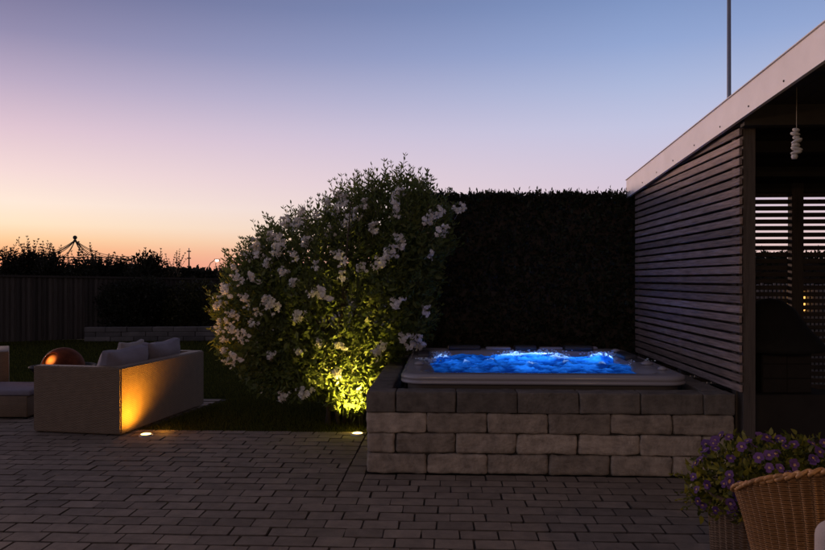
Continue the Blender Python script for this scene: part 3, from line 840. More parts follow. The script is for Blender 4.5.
# big flowering bush beside the tub
BD = 7.25
BASE = W(341, BD)
def flowering_bush():
    root = empty('flowering_bush', BASE)
    tag(root, 'large white flowering bush lit from below beside the hot tub', 'bush')
    def loc(px, py, d): return W(px, d, py) - BASE
    s = BD / FPX
    blobs = []
    for px, py, d, rx, ry, rz in ((338, 296, 7.3, 98, 88, 88), (398, 239, 7.25, 54, 66, 60), (272, 318, 7.15, 54, 62, 70), (350, 368, 7.05, 36, 44, 44), (364, 238, 7.35, 48, 60, 50), (300, 277, 7.3, 52, 60, 46), (305, 362, 7.05, 45, 50, 34), (392, 318, 7.2, 40, 48, 56), (352, 388, 6.95, 26, 30, 24)):
        c = loc(px, py, d); blobs.append((c.x, c.y, c.z, rx * s, ry * s, rz * s))
    def good(P):
        X, Y, Z = P[:, 0] + BASE.x, P[:, 1] + BASE.y, P[:, 2]
        return (Z > 0.10) & ~((X > WX0 - 0.03) & (Z < 0.64)) & ~((X > TX0 - 0.05) & (Z < 0.80)) & ~((Y > 8.0) & (X > -0.6))
    P, N = blob_points(blobs, 46000, 0.62)
    k = good(P)
    lp = np.array(W(357.5, 6.57, z=0.0) - BASE); ax_ = unit(np.array([[-0.24, 0.42, 1.0]]))[0]
    q_ = P - lp; inb = (q_ @ ax_) / np.linalg.norm(q_, axis=1) > math.cos(R(24))
    k &= ~(inb & (rng.random(len(P)) < 0.5))
    P, N = P[k], N[k]
    n = len(P)
    D = unit(N * 0.75 + np.array([0, 0, 0.25]) + rng.normal(size=(n, 3)) * 0.75)
    L = 0.058 * rng.uniform(0.5, 1.5, n)
    V, tn = [leaf_polys(P, D, L, L * rng.uniform(0.32, 0.48, n), 0.2)], [np.clip(rng.normal(0.45, 0.25, n), 0, 1)]
    # sparse inner leaves let the lamp shine up through the crown
    P2, N2 = blob_points(blobs, 4500, 0.2); k = good(P2); P2 = P2[k]; n2 = len(P2)
    L2 = 0.065 * rng.uniform(0.6, 1.2, n2)
    V.append(leaf_polys(P2, rand_dir(n2), L2, L2 * 0.46)); tn.append(rng.random(n2))
    st = MB()
    # leafy shoots breaking the outline
    Pt, Nt = blob_points(blobs, 2600, 0.97)
    cnt = 0
    for p, nn in zip(Pt[good(Pt)], Nt[good(Pt)]):
        q = Vector(p)
        if nn[2] < -0.25 or cnt > 620: continue
        # only where the point lies on the outside of the whole crown
        if any(((q.x - b[0]) / b[3]) ** 2 + ((q.y - b[1]) / b[4]) ** 2 + ((q.z - b[2]) / b[5]) ** 2 < 0.86 for b in blobs): continue
        dr = (Vector(nn) * 0.55 + Vector((0, 0, 0.75)) + Vector((random.gauss(0, .2), random.gauss(0, .2), 0))).normalized()
        shoot_leaves(q - dr * 0.06, dr, random.uniform(0.10, 0.26) * (1.0 if nn[2] > 0.3 else 0.75), 0.042, 0.070, V, tn, st, 0.003, ratio=0.28)
        cnt += 1
    c = loc(389, 186, 7.2)
    for dx, hh in ((-0.14, 0.2), (-0.03, 0.28), (0.05, 0.3), (0.13, 0.24), (0.3, 0.16), (-0.32, 0.18), (0.45, 0.12)):
        shoot_leaves(c + Vector((dx, random.gauss(0, .1), -0.06 - abs(dx) * 0.15)), Vector((random.gauss(0, .12), random.gauss(0, .1), 1)).normalized(), hh + 0.02, 0.046, 0.074, V, tn, st, 0.0035, ratio=0.28)
    poly_mesh('crown', np.concatenate(V), L_bush, root, np.concatenate(tn))
    st.build('twig', M_bark, root)['kind'] = 'stuff'
    # stems
    for i, b in enumerate(blobs):
        for j in range(2):
            mb = MB()
            e = Vector((b[0] + random.gauss(0, b[3] * .4), b[1] + random.gauss(0, b[4] * .4), b[2] + b[5] * 0.45))
            a = Vector((random.gauss(0, 0.08), random.gauss(0, 0.08), -0.02))
            m1 = a.lerp(e, 0.4) + Vector((0, 0, 0.18)); 
            m1.x = a.x + (m1.x - a.x) * 0.6
            mb.tube([a, a.lerp(m1, 0.5) , m1, m1.lerp(e, 0.5), e], [0.022, 0.018, 0.014, 0.009, 0.004], 7); mb.build('stem', M_bark, root)
    # white panicles
    def panicle(seed):
        r2 = np.random.default_rng(seed)
        n = 100
        nb = 9
        bt = np.sort(r2.random(nb)) * 0.85 + 0.08; baz = r2.uniform(0, 2 * PI, nb); bl = (0.075 * (1 - bt) + 0.012) * r2.uniform(0.7, 1.25, nb)
        k = r2.integers(0, nb, n); f = r2.uniform(0.25, 1.05, n)
        az = baz[k] + r2.normal(0, 0.12, n)
        rad = bl[k] * f
        C = np.column_stack([rad * np.cos(az), rad * np.sin(az), bt[k] * 0.15 + rad * 0.35]) + r2.normal(size=(n, 3)) * 0.006
        O = unit(np.column_stack([np.cos(az), np.sin(az), np.full(n, 0.5)]) + r2.normal(size=(n, 3)) * 0.35)
        A = unit(np.cross(O, r2.normal(size=(n, 3)))); Bv = np.cross(O, A)
        V = []
        for q in range(4):
            d = A * math.cos(q * PI / 2) + Bv * math.sin(q * PI / 2); s2 = np.cross(O, d)
            z = r2.uniform(0.009, 0.0145, n)[:, None]
            V.append(np.stack([C, C + d * z * 0.6 + s2 * z * 0.55, C + d * z * 1.15 + O * z * 0.2, C + d * z * 0.6 - s2 * z * 0.55], axis=1))
        for t0, a0, l0 in zip(bt, baz, bl):
            p0 = np.array([0, 0, t0 * 0.15]); p1 = np.array([math.cos(a0) * l0, math.sin(a0) * l0, t0 * 0.15 + l0 * 0.35]); sd_ = np.array([0, 0, 0.0016])
            V.append(np.array([[p0 - sd_, p1 - sd_, p1 + sd_, p0 + sd_]]))
        V.append(np.array([[[-0.0018, 0, -0.05], [0.0018, 0, -0.05], [0.001, 0, 0.155], [-0.001, 0, 0.155]]]))
        V = np.concatenate(V)
        return V, r2.random(len(V))
    pans = [panicle(s2) for s2 in range(5)]
    meshes = []
    spots = [(296,255),(317,266),(298,280),(313,292),(329,293),(278,302),(270,304),(305,313),(286,271),(361,267),(342,258),(342,277),(383,260),(378,266),(390,254),(403,242),(398,246),(429,219),(436,215),(424,221),(426,252),(422,311),(396,300),(457,210),(435,232),(391,212),(354,219),(341,212),(348,226),(260,276),(248,300),(261,311),(274,350),(301,349),(341,342),(373,345),(380,343),(403,334),(409,344),(391,366),(335,370),(319,339),(288,392),(309,389),(242,352),(233,357),(225,300),(222,318),(226,338),(236,292),(243,276),(224,328),(229,346),(257,322),(252,329),(284,240),(262,256),(270,262),(318,216),(330,232),(338,200),(372,232),(400,196),(420,345),(416,338),(236,312),(247,336),(310,240),(300,228),(240,266),(252,256),(263,246),(276,236),(291,226),(306,216),(322,208),(346,204),(229,284),(221,306),(232,318),(238,328),(366,206),(284,250)]
    cpos = np.array([(b[0], b[1], b[2]) for b in blobs]); crad = np.array([b[3:6] for b in blobs])
    eye = np.array([0, 0, EYE]) - np.array(BASE)
    for i, (px, py) in enumerate(spots):
        tgt = np.array(W(px, BD, py) - BASE)
        dv = tgt - eye; dv = dv / np.linalg.norm(dv)
        best = None
        for c, r in zip(cpos, crad):
            o = (eye - c) / r; d = dv / r
            a, b2, cc = d @ d, 2 * o @ d, o @ o - 1.0
            disc = b2 * b2 - 4 * a * cc
            if disc > 0:
                t = (-b2 - math.sqrt(disc)) / (2 * a)
                best = t if best is None else min(best, t)
        if best is None: best = (7.1 if px > 250 else 7.1)
        q = eye + dv * best
        out = unit((q - np.array([cpos[0][0], cpos[0][1], cpos[0][2]]))[None])[0]
        zax = Vector(out * 0.55) + Vector((0, -0.25, 0.55)) + Vector((random.gauss(0, .2), random.gauss(0, .15), random.gauss(0, .15)))
        rot = zax.normalized().to_track_quat('Z', 'Y')
        k = i % 5
        if i < 5:
            o = poly_mesh('flower_cluster', pans[k][0], L_petal, root, pans[k][1]); meshes.append(o)
        else:
            o = meshes[k].copy(); col.objects.link(o); o.parent = root
        o.rotation_mode = 'QUATERNION'; o.rotation_quaternion = rot
        sc_ = random.uniform(0.7, 1.25) * (0.85 if px < 260 else 1)
        o.scale = (sc_ * random.uniform(0.9, 1.15), sc_, sc_)
        o.location = Vector(q) + Vector((0, random.uniform(-0.04, 0.05), -0.05))
flowering_bush()

def strap_plant():
    p = W(362, 6.97)
    root = empty('strap_leaf_plant', (p.x, p.y, -0.01))
    tag(root, 'tuft of narrow upright leaves at the left end of the block wall', 'plant')
    P, D, n = [], [], 34
    az = rng.uniform(0, 2 * PI, n); r = rng.random(n) * 0.045
    P = np.column_stack([r * np.cos(az) - 0.02, r * np.sin(az), np.zeros(n)])
    D = np.column_stack([np.cos(az) * 0.22, np.sin(az) * 0.22, np.ones(n)])
    L = rng.uniform(0.16, 0.36, n)
    poly_mesh('foliage', leaf_polys(P, D, L, np.full(n, 0.014), 0.1), L_far, root, rng.random(n))
strap_plant()

# ------------------------------------------------------------------ shrubs by the fence and beyond it
def shrub(name, px, d, w, h, n, lsz, nshoots, sh, label, group=None, dens_inner=0.35, lm=None, lumps=4, zlow=0.12, ratio=0.4, base_z=0.0, straight=0.15):
    p = W(px, d)
    root = empty(name, (p.x, p.y, base_z - 0.02))
    tag(root, label, 'shrub', group)
    blobs = [(0, 0, h * 0.5, w * 0.46, w * 0.42, h * 0.5)]
    for _ in range(lumps):
        a = random.uniform(0, 2 * PI)
        blobs.append((math.cos(a) * w * 0.24, math.sin(a) * w * 0.2, h * random.uniform(0.42, 0.74), w * 0.28, w * 0.26, h * 0.28))
    P, N = blob_points(blobs, n, dens_inner)
    k = P[:, 2] > zlow; P, N = P[k], N[k]
    m = len(P)
    L = lsz * rng.uniform(0.6, 1.3, m)
    V, tn = [leaf_polys(P, unit(N * 0.6 + [0, 0, 0.4] + rng.normal(size=(m, 3)) * 0.6), L, L * 0.5)], [rng.random(m)]
    st = MB()
    for _ in range(nshoots):
        b = random.choice(blobs)
        u = Vector((random.gauss(0, 0.6), random.gauss(0, 0.6), 1)).normalized()
        q = Vector((b[0] + u.x * b[3] * .85, b[1] + u.y * b[4] * .85, b[2] + u.z * b[5] * .8))
        dr = Vector((random.gauss(0, straight) + u.x * 0.3, random.gauss(0, straight), 1)).normalized()
        shoot_leaves(q, dr, random.uniform(*sh), lsz * 0.8, lsz * 0.95, V, tn, st, 0.008, 0.8, True, ratio)
    poly_mesh('crown', np.concatenate(V), lm or L_far, root, np.concatenate(tn))
    if nshoots: st.build('twig', M_bark, root)['kind'] = 'stuff'
    mb = MB()
    for _ in range(4):
        e = Vector((random.gauss(0, w * .2), random.gauss(0, w * .2), h * random.uniform(.5, .8)))
        mb.tube([(random.gauss(0, .04), random.gauss(0, .04), -0.02), e * 0.5 + Vector((0, 0, 0.05)), e], [0.035, 0.024, 0.008], 6)
    mb.build('trunk', M_bark, root)
    return root

# twiggy row behind the wooden fence
G = 'dark shrubs in a row behind the wooden fence'
rows = [(-22, 19.5, 1.1, 2.4), (6, 19.0, 1.0, 2.2), (30, 19.6, 0.95, 2.12), (54, 19.1, 0.95, 2.1), (81, 18.8, 0.9, 2.02), (104, 19.5, 0.8, 1.95), (121, 19.8, 0.6, 1.9)]
labs = ['dark twiggy shrub behind the fence, cut by the left frame edge', 'tall dark shrub behind the fence at the far left of the row', 'dark shrub behind the fence, left of the iron gazebo ribs', 'dark shrub behind the fence under the left gazebo ribs',
        'dark shrub behind the fence directly below the gazebo finial', 'low dark shrub behind the fence under the right gazebo ribs', 'slim dark shrub behind the fence touching the big round clump']
for (px, d, w, h), lb in zip(rows, labs):
    shrub('garden_shrub', px, d, w * 1.1, h * 0.98 + 0.13, 4200, 0.09, 46, (0.2, 0.55), lb, G, lumps=6, ratio=0.46)
shrub('garden_shrub', 145, 18.9, 1.30, 2.20, 8500, 0.085, 46, (0.15, 0.40), 'big rounded dark shrub clump behind the fence, with twigs on top', G, 0.3, lumps=7, ratio=0.46)
shrub('garden_shrub', 172, 19.6, 0.55, 1.95, 240, 0.08, 16, (0.3, 0.6), 'thin see-through twiggy shrub right of the big round clump', G, 0.2)
# rounded bushes on the raised bed before the fence
shrub('rounded_shrub', 132, 17.3, 1.95, 1.50, 7500, 0.07, 10, (0.06, 0.16), 'wide dark rounded shrub in front of the fence above the low wall', 'rounded shrubs on the raised bed', 0.5)
shrub('rounded_shrub', 193, 17.4, 1.70, 1.44, 6500, 0.07, 14, (0.06, 0.18), 'dark rounded shrub with yellowish tips beside the flowering bush', 'rounded shrubs on the raised bed', 0.5, leafmat('yellowish_leaf', (0.016, 0.017, 0.006), (0.06, 0.055, 0.012), 0.25, 0.6))

# field hedgerow on the horizon
def hedgerow():
    n = 48000
    u = rng.random(n)
    x = -70 + u * 130
    d = 62 + rng.random(n) * 3
    ht = 2.30 + 0.16 * np.sin(x * 0.37) + 0.12 * np.sin(x * 1.1 + 2) + rng.normal(0, 0.05, n)
    z = ht * rng.random(n) ** 0.7
    P = np.column_stack([x, d, z])
    L = rng.uniform(0.3, 0.6, n)
    o = poly_mesh('field_hedgerow', leaf_polys(P, rand_dir(n) + [0, 0, 0.3], L, L * 0.6), L_far, None, rng.random(n))
    tag(o, 'long low dark hedgerow along the horizon', 'hedgerow', kind='stuff')
hedgerow()
for (px, d, lb) in ((223, 58, 'small bare bush on the horizon beside the lit street lamp'), (233, 57, 'tiny feathery bush on the horizon left of the flowering bush')):
    shrub('horizon_bush', px, d, 1.5, 2.1, 220, 0.24, 9, (0.5, 1.1), lb, 'tiny bushes on the horizon', 0.2)

# ------------------------------------------------------------------ fence, low wall, gazebo, mast, lamp
def wooden_fence():
    a, b = W(-70, 15.3), W(232, 18.6)
    dx = b - a; Ln = dx.length
    root = empty('wooden_fence', a, math.atan2(dx.y, dx.x))
    tag(root, 'long weathered fence of vertical boards behind the lawn', 'fence')
    mb, tl = MB(), []
    x = 0.0
    while x < Ln:
        w = random.uniform(0.052, 0.066)
        h = 1.50 - 0.10 * x / Ln
        n0 = len(mb.v)
        mb.box(x, x + w, 0.0, 0.018, 0.02, h + random.gauss(0, 0.004))
        mb.box(x + w - 0.012, x + 0.122, 0.0185, 0.036, 0.02, h - 0.005)
        tl += [random.random()] * (len(mb.v) - n0)
        x += 0.108
    me = bpy.data.meshes.new('board_panel'); me.from_pydata(mb.v, [], mb.f)
    at = me.attributes.new('tint', 'FLOAT', 'POINT'); at.data.foreach_set('value', tl)
    link('board_panel', me, M_fence, root)
    m2 = MB()
    m2.add([(0, -0.03, 1.5), (Ln, -0.03, 1.4), (0, -0.03, 1.545), (Ln, -0.03, 1.445), (0, 0.07, 1.5), (Ln, 0.07, 1.4), (0, 0.07, 1.545), (Ln, 0.07, 1.445)], [(0, 1, 3, 2), (4, 6, 7, 5), (0, 2, 6, 4), (1, 5, 7, 3), (2, 3, 7, 6), (0, 4, 5, 1)])
    m2.build('cap_rail', M_fence, root)
    k = 0
    while k * 1.9 < Ln:
        m3 = MB(); m3.box(k * 1.9 - 0.04, k * 1.9 + 0.04, 0.04, 0.12, -0.03, 1.48 - 0.1 * k * 1.9 / Ln); m3.build('post', M_fence, root); k += 1
wooden_fence()

def low_wall():
    a, b = W(84, 16.35), W(250, 16.6)
    dx = b - a; Ln = dx.length
    root = empty('low_wall', a, math.atan2(dx.y, dx.x))
    tag(root, 'low grey stone block wall of the raised bed behind the lawn', 'wall')
    mb, tl = MB(), []
    for c in range(3):
        x = 0.0 if c % 2 == 0 else -0.0
        first = True
        while x < Ln:
            w = random.uniform(0.45, 0.62) * (0.5 if first and c % 2 else 1); first = False
            n0 = len(mb.v); mb.box(x + 0.004, min(x + w, Ln) - 0.004, random.gauss(0, 0.006), 0.22, c * 0.11 + 0.003 - 0.01, c * 0.11 + 0.103, 0.012); tl += [random.random()] * (len(mb.v) - n0); x += w
    me = bpy.data.meshes.new('blocks'); me.from_pydata(mb.v, [], mb.f)
    at = me.attributes.new('tint', 'FLOAT', 'POINT'); at.data.foreach_set('value', tl)
    link('block_courses', me, M_lowwall, root)
    m2 = MB(); m2.box(0.01, Ln - 0.01, 0.03, 1.1, -0.02, 0.25); m2.build('bed_soil', M_soil, root)
low_wall()

def gazebo():
    d = 21.5
    p = W(75, d)
    root = empty('iron_gazebo', (p.x, p.y, 0))
    tag(root, 'open iron gazebo frame with curved ribs and ball finial behind the shrubs', 'gazebo')
    zt = EYE - (237.5 - HY) / FPX * d
    b = MB(); b.sphere((0, 0, zt), 0.062, 14, 10); b.lathe([(0.035, zt - 0.14), (0.05, zt - 0.09), (0.02, zt - 0.05)], 12); b.build('finial', M_gazebo, root)
    RR, drop = 1.6, 0.47
    for k in range(6):
        a = 2 * PI * k / 6 + 0.3
        mb = MB()
        for o in (0.0, 0.075):
            pts = []
            for i in range(15):
                f = i / 14
                r = 0.03 + (RR - 0.03) * f
                z = zt - 0.1 - o * (0.3 + f) - drop * (1 - (1 - f) ** 2.7)
                pts.append((math.cos(a) * r, math.sin(a) * r, z))
            mb.tube(pts, 0.0105, 6)
        mb.build('rib', M_gazebo, root)
        x, y = math.cos(a) * RR, math.sin(a) * RR
        mb = MB(); mb.tube([(x, y, -0.03), (x, y, zt - 0.12 - drop)], 0.02, 8); mb.build('post', M_gazebo, root)
    mb = MB(); mb.tube([(math.cos(t * PI / 18) * RR, math.sin(t * PI / 18) * RR, zt - 0.17 - drop) for t in range(37)], 0.012, 6); mb.build('ring', M_gazebo, root)
gazebo()

def radio_mast():
    d = 140
    p = W(189, d)
    root = empty('radio_mast', (p.x, p.y, 0))
    zt = EYE - (248 - HY) / FPX * d
    tag(root, 'thin distant banded mast against the orange horizon', 'mast')
    for i in range(4):
        b = MB(); z0, z1 = zt * i / 4, zt * (i + 1) / 4
        b.tube([(0, 0, z0), (0, 0, z1)], [0.21 - i * 0.03, 0.18 - i * 0.03], 8)
        b.build('mast_section', M_rust if i % 2 == 0 else M_steel, root)
    for z in (0.5, 0.72, 0.9):
        b = MB(); b.box(-0.3, 0.3, -0.3, 0.3, zt * z, zt * z + 0.2); b.build('platform', M_black, root)
radio_mast()

def street_lamp():
    d = 120
    p = W(209, d)
    root = empty('street_lamp', (p.x, p.y, 0))
    zt = EYE - (260.5 - HY) / FPX * d
    tag(root, 'tiny lit street lamp with curved arm on the horizon', 'street lamp')
    b = MB(); b.tube([(0, 0, 0), (0, 0, zt - 1.0), (0.25, 0, zt - 0.45), (0.9, 0, zt + 0.02)], [0.09, 0.08, 0.07, 0.06], 8); b.build('pole', M_black, root)
    b = MB(); b.box(0.9, 1.9, -0.2, 0.2, zt + 0.12, zt + 0.25, 0.03); b.build('lamp_head', M_black, root)
    b = MB(); b.sphere((1.35, 0, zt), 0.24, 12, 8, (1.2, 1, 0.8)); b.build('lamp_glass', emit('lamp_glass', (1.0, 0.82, 0.6), 8), root)
street_lamp()

# ------------------------------------------------------------------ lounge set
SR = YAW - R(10.3)
SP = W(121, 6.50)
def garden_sofa():
    root = empty('wicker_sofa', (SP.x, SP.y, 0), SR)       # local: y runs back along the backrest, x negative is towards the seat
    tag(root, 'taupe wicker garden sofa seen from behind, side lit amber by a ground lamp', 'sofa')
    Ln, D, H = 1.62, 0.90, 0.622
    T = 0.13
    bm = bmesh.new()
    fp = [(0, 0), (0, Ln), (-D, Ln), (-D, Ln - T), (-T, Ln - T), (-T, T), (-D, T), (-D, 0)]
    vb = [bm.verts.new((x, y, 0.012)) for x, y in fp]; vt = [bm.verts.new((x, y, H)) for x, y in fp]
    for i in range(8):
        j = (i + 1) % 8; bm.faces.new((vb[i], vb[j], vt[j], vt[i]))
    for q in ((0, 5, 6, 7), (0, 1, 4, 5), (1, 2, 3, 4)):
        bm.faces.new([vt[i] for i in q]); bm.faces.new([vb[i] for i in q][::-1])
    bmesh.ops.recalc_face_normals(bm, faces=bm.faces[:])
    bmesh.ops.bevel(bm, geom=[e for e in bm.edges if len(e.link_faces) == 2 and e.calc_face_angle() > 0.5], offset=0.012, segments=3, affect='EDGES')
    me = bpy.data.meshes.new('frame'); bm.to_mesh(me); bm.free(); link('frame', me, M_sofa, root)
    b = MB(); b.box(-D + 0.02, -T - 0.001, T + 0.001, Ln - T - 0.001, 0.03, 0.27, 0.01); b.build('seat_base', M_sofa, root)
    for x in (-0.05, -D + 0.05):
        for y in (0.05, Ln - 0.05):
            m = MB(); m.lathe([(0.02, 0.0), (0.022, 0.03)], 10, (x, y, 0)); m.build('foot', M_black, root)
    def cushion(x0, x1, y0, y1, z0, z1, nm, m, tilt=0.0, seed=0, puff=0.03):
        bm = bmesh.new(); bmesh.ops.create_cube(bm, size=1)
        bmesh.ops.subdivide_edges(bm, edges=bm.edges[:], cuts=9, use_grid_fill=True)
        from mathutils import noise
        sx, sy, sz = x1 - x0, y1 - y0, z1 - z0
        thin = min(sx, sy, sz)
        for v in bm.verts:
            u = v.co * 2
            e = [1 - abs(c) ** 3 for c in u]
            q = Vector((u.x * sx / 2, u.y * sy / 2, u.z * sz / 2))
            if thin == sx: q.x *= 0.22 + 0.85 * (e[1] * e[2]) ** 0.5 + puff; q.y *= 1 - 0.06 * (1 - u.z * u.z); q.z *= 1 - 0.10 * (1 - u.y * u.y)
            if thin == sz: q.z *= 0.6 + 0.4 * (e[0] * e[1]) ** 0.5
            q += noise.noise_vector(q * 6 + Vector((seed, 0, 0))) * 0.018 + noise.noise_vector(q * 17 + Vector((seed, 0, 0))) * 0.006
            v.co = q
        M = Matrix.Translation(((x0 + x1) / 2, (y0 + y1) / 2, (z0 + z1) / 2)) @ Matrix.Rotation(tilt, 4, 'Y')
        bm.transform(M)
        me = bpy.data.meshes.new(nm); bm.to_mesh(me); bm.free()
        o = link(nm, me, m, root, True)
        md = o.modifiers.new('smooth', 'SUBSURF'); md.levels = 1; md.render_levels = 1
        return o
    cushion(-D + 0.02, -T - 0.01, T + 0.01, Ln / 2 - 0.005, 0.275, 0.40, 'seat_cushion', M_cush, 0, 1)
    cushion(-D + 0.02, -T - 0.01, Ln / 2 + 0.005, Ln - T - 0.01, 0.275, 0.40, 'seat_cushion', M_cush, 0, 5)
    cushion(-0.42, -0.15, T + 0.00, Ln / 2 - 0.0, 0.36, 0.765, 'back_cushion', M_cush, 0.22, 9)
    cushion(-0.42, -0.15, Ln / 2 + 0.0, Ln - T - 0.01, 0.36, 0.775, 'back_cushion', M_cush, 0.22, 13)
    # loose pillow leaning in the middle
    pil = cushion(-0.50, -0.36, Ln * 0.36, Ln * 0.36 + 0.42, 0.40, 0.80, 'throw_pillow', M_pale, 0.25, 21)
    mw = Matrix.Translation(SP) @ Matrix.Rotation(SR, 4, 'Z')
    pil.parent = None; pil.location = (SP.x, SP.y, 0); pil.rotation_euler = (0, 0, SR)
    tag(pil, 'pale throw pillow with pointed corner leaning on the sofa cushions', 'pillow')
garden_sofa()

def ottoman():
    p = W(27, 7.28)
    root = empty('wicker_ottoman', (p.x, p.y, 0), YAW - R(2))
    tag(root, 'low wicker ottoman with pale flat cushion left of the sofa', 'ottoman')
    b = MB(); b.box(-0.80, 0, 0, 0.62, 0.02, 0.235, 0.01, None, 2); b.build('base', M_sofa, root)
    b = MB(); b.box(-0.79, 0.03, 0.005, 0.61, 0.236, 0.296, 0.02, None, 3); b.build('cushion', M_cush, root)
    for x in (-0.76, -0.04):
        for y in (0.04, 0.58):
            m = MB(); m.lathe([(0.02, 0.0), (0.02, 0.022)], 10, (x, y, 0)); m.build('foot', M_black, root)
ottoman()

def lounge_chair():
    p = W(9, 8.0)
    root = empty('lounge_chair', (p.x, p.y, 0), YAW + R(29))
    tag(root, 'dark wicker lounge chair behind the ottoman at the left frame edge', 'chair')
    b = MB(); b.box(-0.85, -0.14, 0, 0.12, 0.02, 0.62, 0.012, None, 3); b.build('backrest', M_sofa, root)
    for x in (-0.98, -0.13):
        b = MB(); b.box(x, x + 0.128, 0, 0.8, 0.02, 0.62, 0.012, None, 3); b.build('armrest', M_sofa, root)
    b = MB(); b.box(-0.849, -0.133, 0.125, 0.79, 0.03, 0.27, 0.01); b.build('seat_base', M_sofa, root)
    b = MB(); b.box(-0.84, -0.14, 0.13, 0.78, 0.272, 0.40, 0.03, None, 3); b.build('seat_cushion', M_cush, root)
    for x in (-0.93, -0.05):
        for y in (0.05, 0.75):
            m = MB(); m.lathe([(0.02, 0.0), (0.02, 0.022)], 10, (x, y, 0)); m.build('foot', M_black, root)
lounge_chair()

def fire_globe():
    d = 8.25
    p = W(63, d)
    root = empty('fire_globe', (p.x, p.y, 0))
    tag(root, 'rust brown fire globe glowing orange in a black bowl behind the sofa', 'fire bowl')
    zc = EYE - (368 - HY) / FPX * d
    r = 20.5 / FPX * d
    # globe with a round opening facing the terrace
    bm = bmesh.new(); bmesh.ops.create_uvsphere(bm, u_segments=64, v_segments=48, radius=r)
    od = Vector((-0.24, -0.80, 0.50)).normalized()
    kill = [f for f in bm.faces if f.calc_center_median().normalized().angle(Vector((0, 0, 1))) < 0.36]
    bmesh.ops.delete(bm, geom=kill, context='FACES')
    me = bpy.data.meshes.new('globe'); bm.to_mesh(me); bm.free()
    g = link('globe', me, M_rust, root, True); g.location = (0, 0, zc)
    g.rotation_mode = 'QUATERNION'; g.rotation_quaternion = od.to_track_quat('Z', 'Y')
    sd = g.modifiers.new('shell', 'SOLIDIFY'); sd.thickness = 0.006
    fm, nt, bb, out = newmat('ember')
    bb.inputs['Base Color'].default_value = (0.04, 0.012, 0.006, 1); bb.inputs['Emission Color'].default_value = (1.0, 0.20, 0.018, 1)
    tc = nt.nodes.new('ShaderNodeTexCoord'); nz = nt.nodes.new('ShaderNodeTexNoise'); nz.inputs['Scale'].default_value = 16; nz.inputs['Detail'].default_value = 3
    nt.links.new(tc.outputs['Object'], nz.inputs['Vector'])
    ln = nt.nodes.new('ShaderNodeVectorMath'); ln.operation = 'DISTANCE'; nt.links.new(tc.outputs['Object'], ln.inputs[0]); ln.inputs[1].default_value = od * r * 0.86
    mr = nt.nodes.new('ShaderNodeMapRange'); mr.interpolation_type = 'SMOOTHSTEP'; mr.inputs['From Min'].default_value = 0.085; mr.inputs['From Max'].default_value = 0.0
    mr.inputs['To Min'].default_value = 0.03; mr.inputs['To Max'].default_value = 2.6; nt.links.new(ln.outputs['Value'], mr.inputs['Value'])
    mu = nt.nodes.new('ShaderNodeMath'); mu.operation = 'MULTIPLY'; nt.links.new(mr.outputs['Result'], mu.inputs[0])
    m2 = nt.nodes.new('ShaderNodeMath'); m2.operation = 'MULTIPLY_ADD'; nt.links.new(nz.outputs['Fac'], m2.inputs[0]); m2.inputs[1].default_value = 0.8; m2.inputs[2].default_value = 0.55
    nt.links.new(m2.outputs[0], mu.inputs[1]); nt.links.new(mu.outputs[0], bb.inputs['Emission Strength'])
    mb = MB(); mb.sphere((0, 0, 0), r * 0.90, 48, 32); em = mb.build('ember_bed', fm, root); em.location = (0, 0, zc)
    b = MB(); b.lathe([(0.02, zc - 0.2), (0.16, zc - 0.18), (0.26, zc - 0.10), (0.33, zc + 0.0), (0.355, zc + 0.022), (0.355, zc + 0.03), (0.33, zc + 0.02), (0.25, zc - 0.08), (0.02, zc - 0.17)], 40); b.build('bowl', M_black, root)
    for k in range(3):
        a = 2 * PI * k / 3 + 0.4
        m = MB(); m.tube([(math.cos(a) * 0.27, math.sin(a) * 0.27, 0.0), (math.cos(a) * 0.2, math.sin(a) * 0.2, zc - 0.13)], 0.014, 8); m.build('leg', M_black, root)
    ld = bpy.data.lights.new('fire_light', 'POINT'); ld.energy = 0.6; ld.color = (1.0, 0.35, 0.06); ld.shadow_soft_size = 0.05
    lo = bpy.data.objects.new('fire_light', ld); col.objects.link(lo); lo.parent = root; lo.location = od * (r + 0.05) + Vector((0, 0, zc))
fire_globe()

# ------------------------------------------------------------------ ground lamps
M_lens = emit('lamp_lens', (1.0, 0.66, 0.20), 7.0)
def ground_lamp(px, py, label, spots, lc):
    d = (EYE * FPX) / (py - HY)
    p = W(px, d)
    root = empty('ground_lamp', (p.x, p.y, 0))
    tag(root, label, 'ground lamp', 'recessed ground lamps at the lawn edge')
    b = MB(); b.lathe([(0.062, -0.05), (0.062, 0.010), (0.056, 0.014), (0.047, 0.014), (0.046, 0.004), (1e-5, 0.004)], 28); b.build('ring', M_steel, root)
    b = MB(); b.lathe([(0.046, 0.0055), (0.044, 0.014), (0.025, 0.019), (1e-5, 0.020)], 24); b.build('lens', M_lens, root)
    for (kind, e, dirv, ang, blend, off) in spots:
        ld = bpy.data.lights.new('ground_lamp_light', kind); ld.energy = e; ld.color = lc; ld.shadow_soft_size = 0.03
        lo = bpy.data.objects.new('ground_lamp_light', ld); col.objects.link(lo); lo.parent = root; lo.location = off
        if kind == 'SPOT':
            ld.spot_size = R(ang); ld.spot_blend = blend
            lo.rotation_mode = 'QUATERNION'; lo.rotation_quaternion = Vector(dirv).to_track_quat('-Z', 'Y')
ground_lamp(146, 435.5, 'small recessed ground lamp glowing beside the corner of the wicker sofa', [('SPOT', 100, (-1.0, 0.0, 3.0), 150, 1.0, (0.03, 0.05, 0.03)), ('POINT', 0.5, None, 0, 0, (0.10, 0.17, 0.07))], (1.0, 0.42, 0.025))
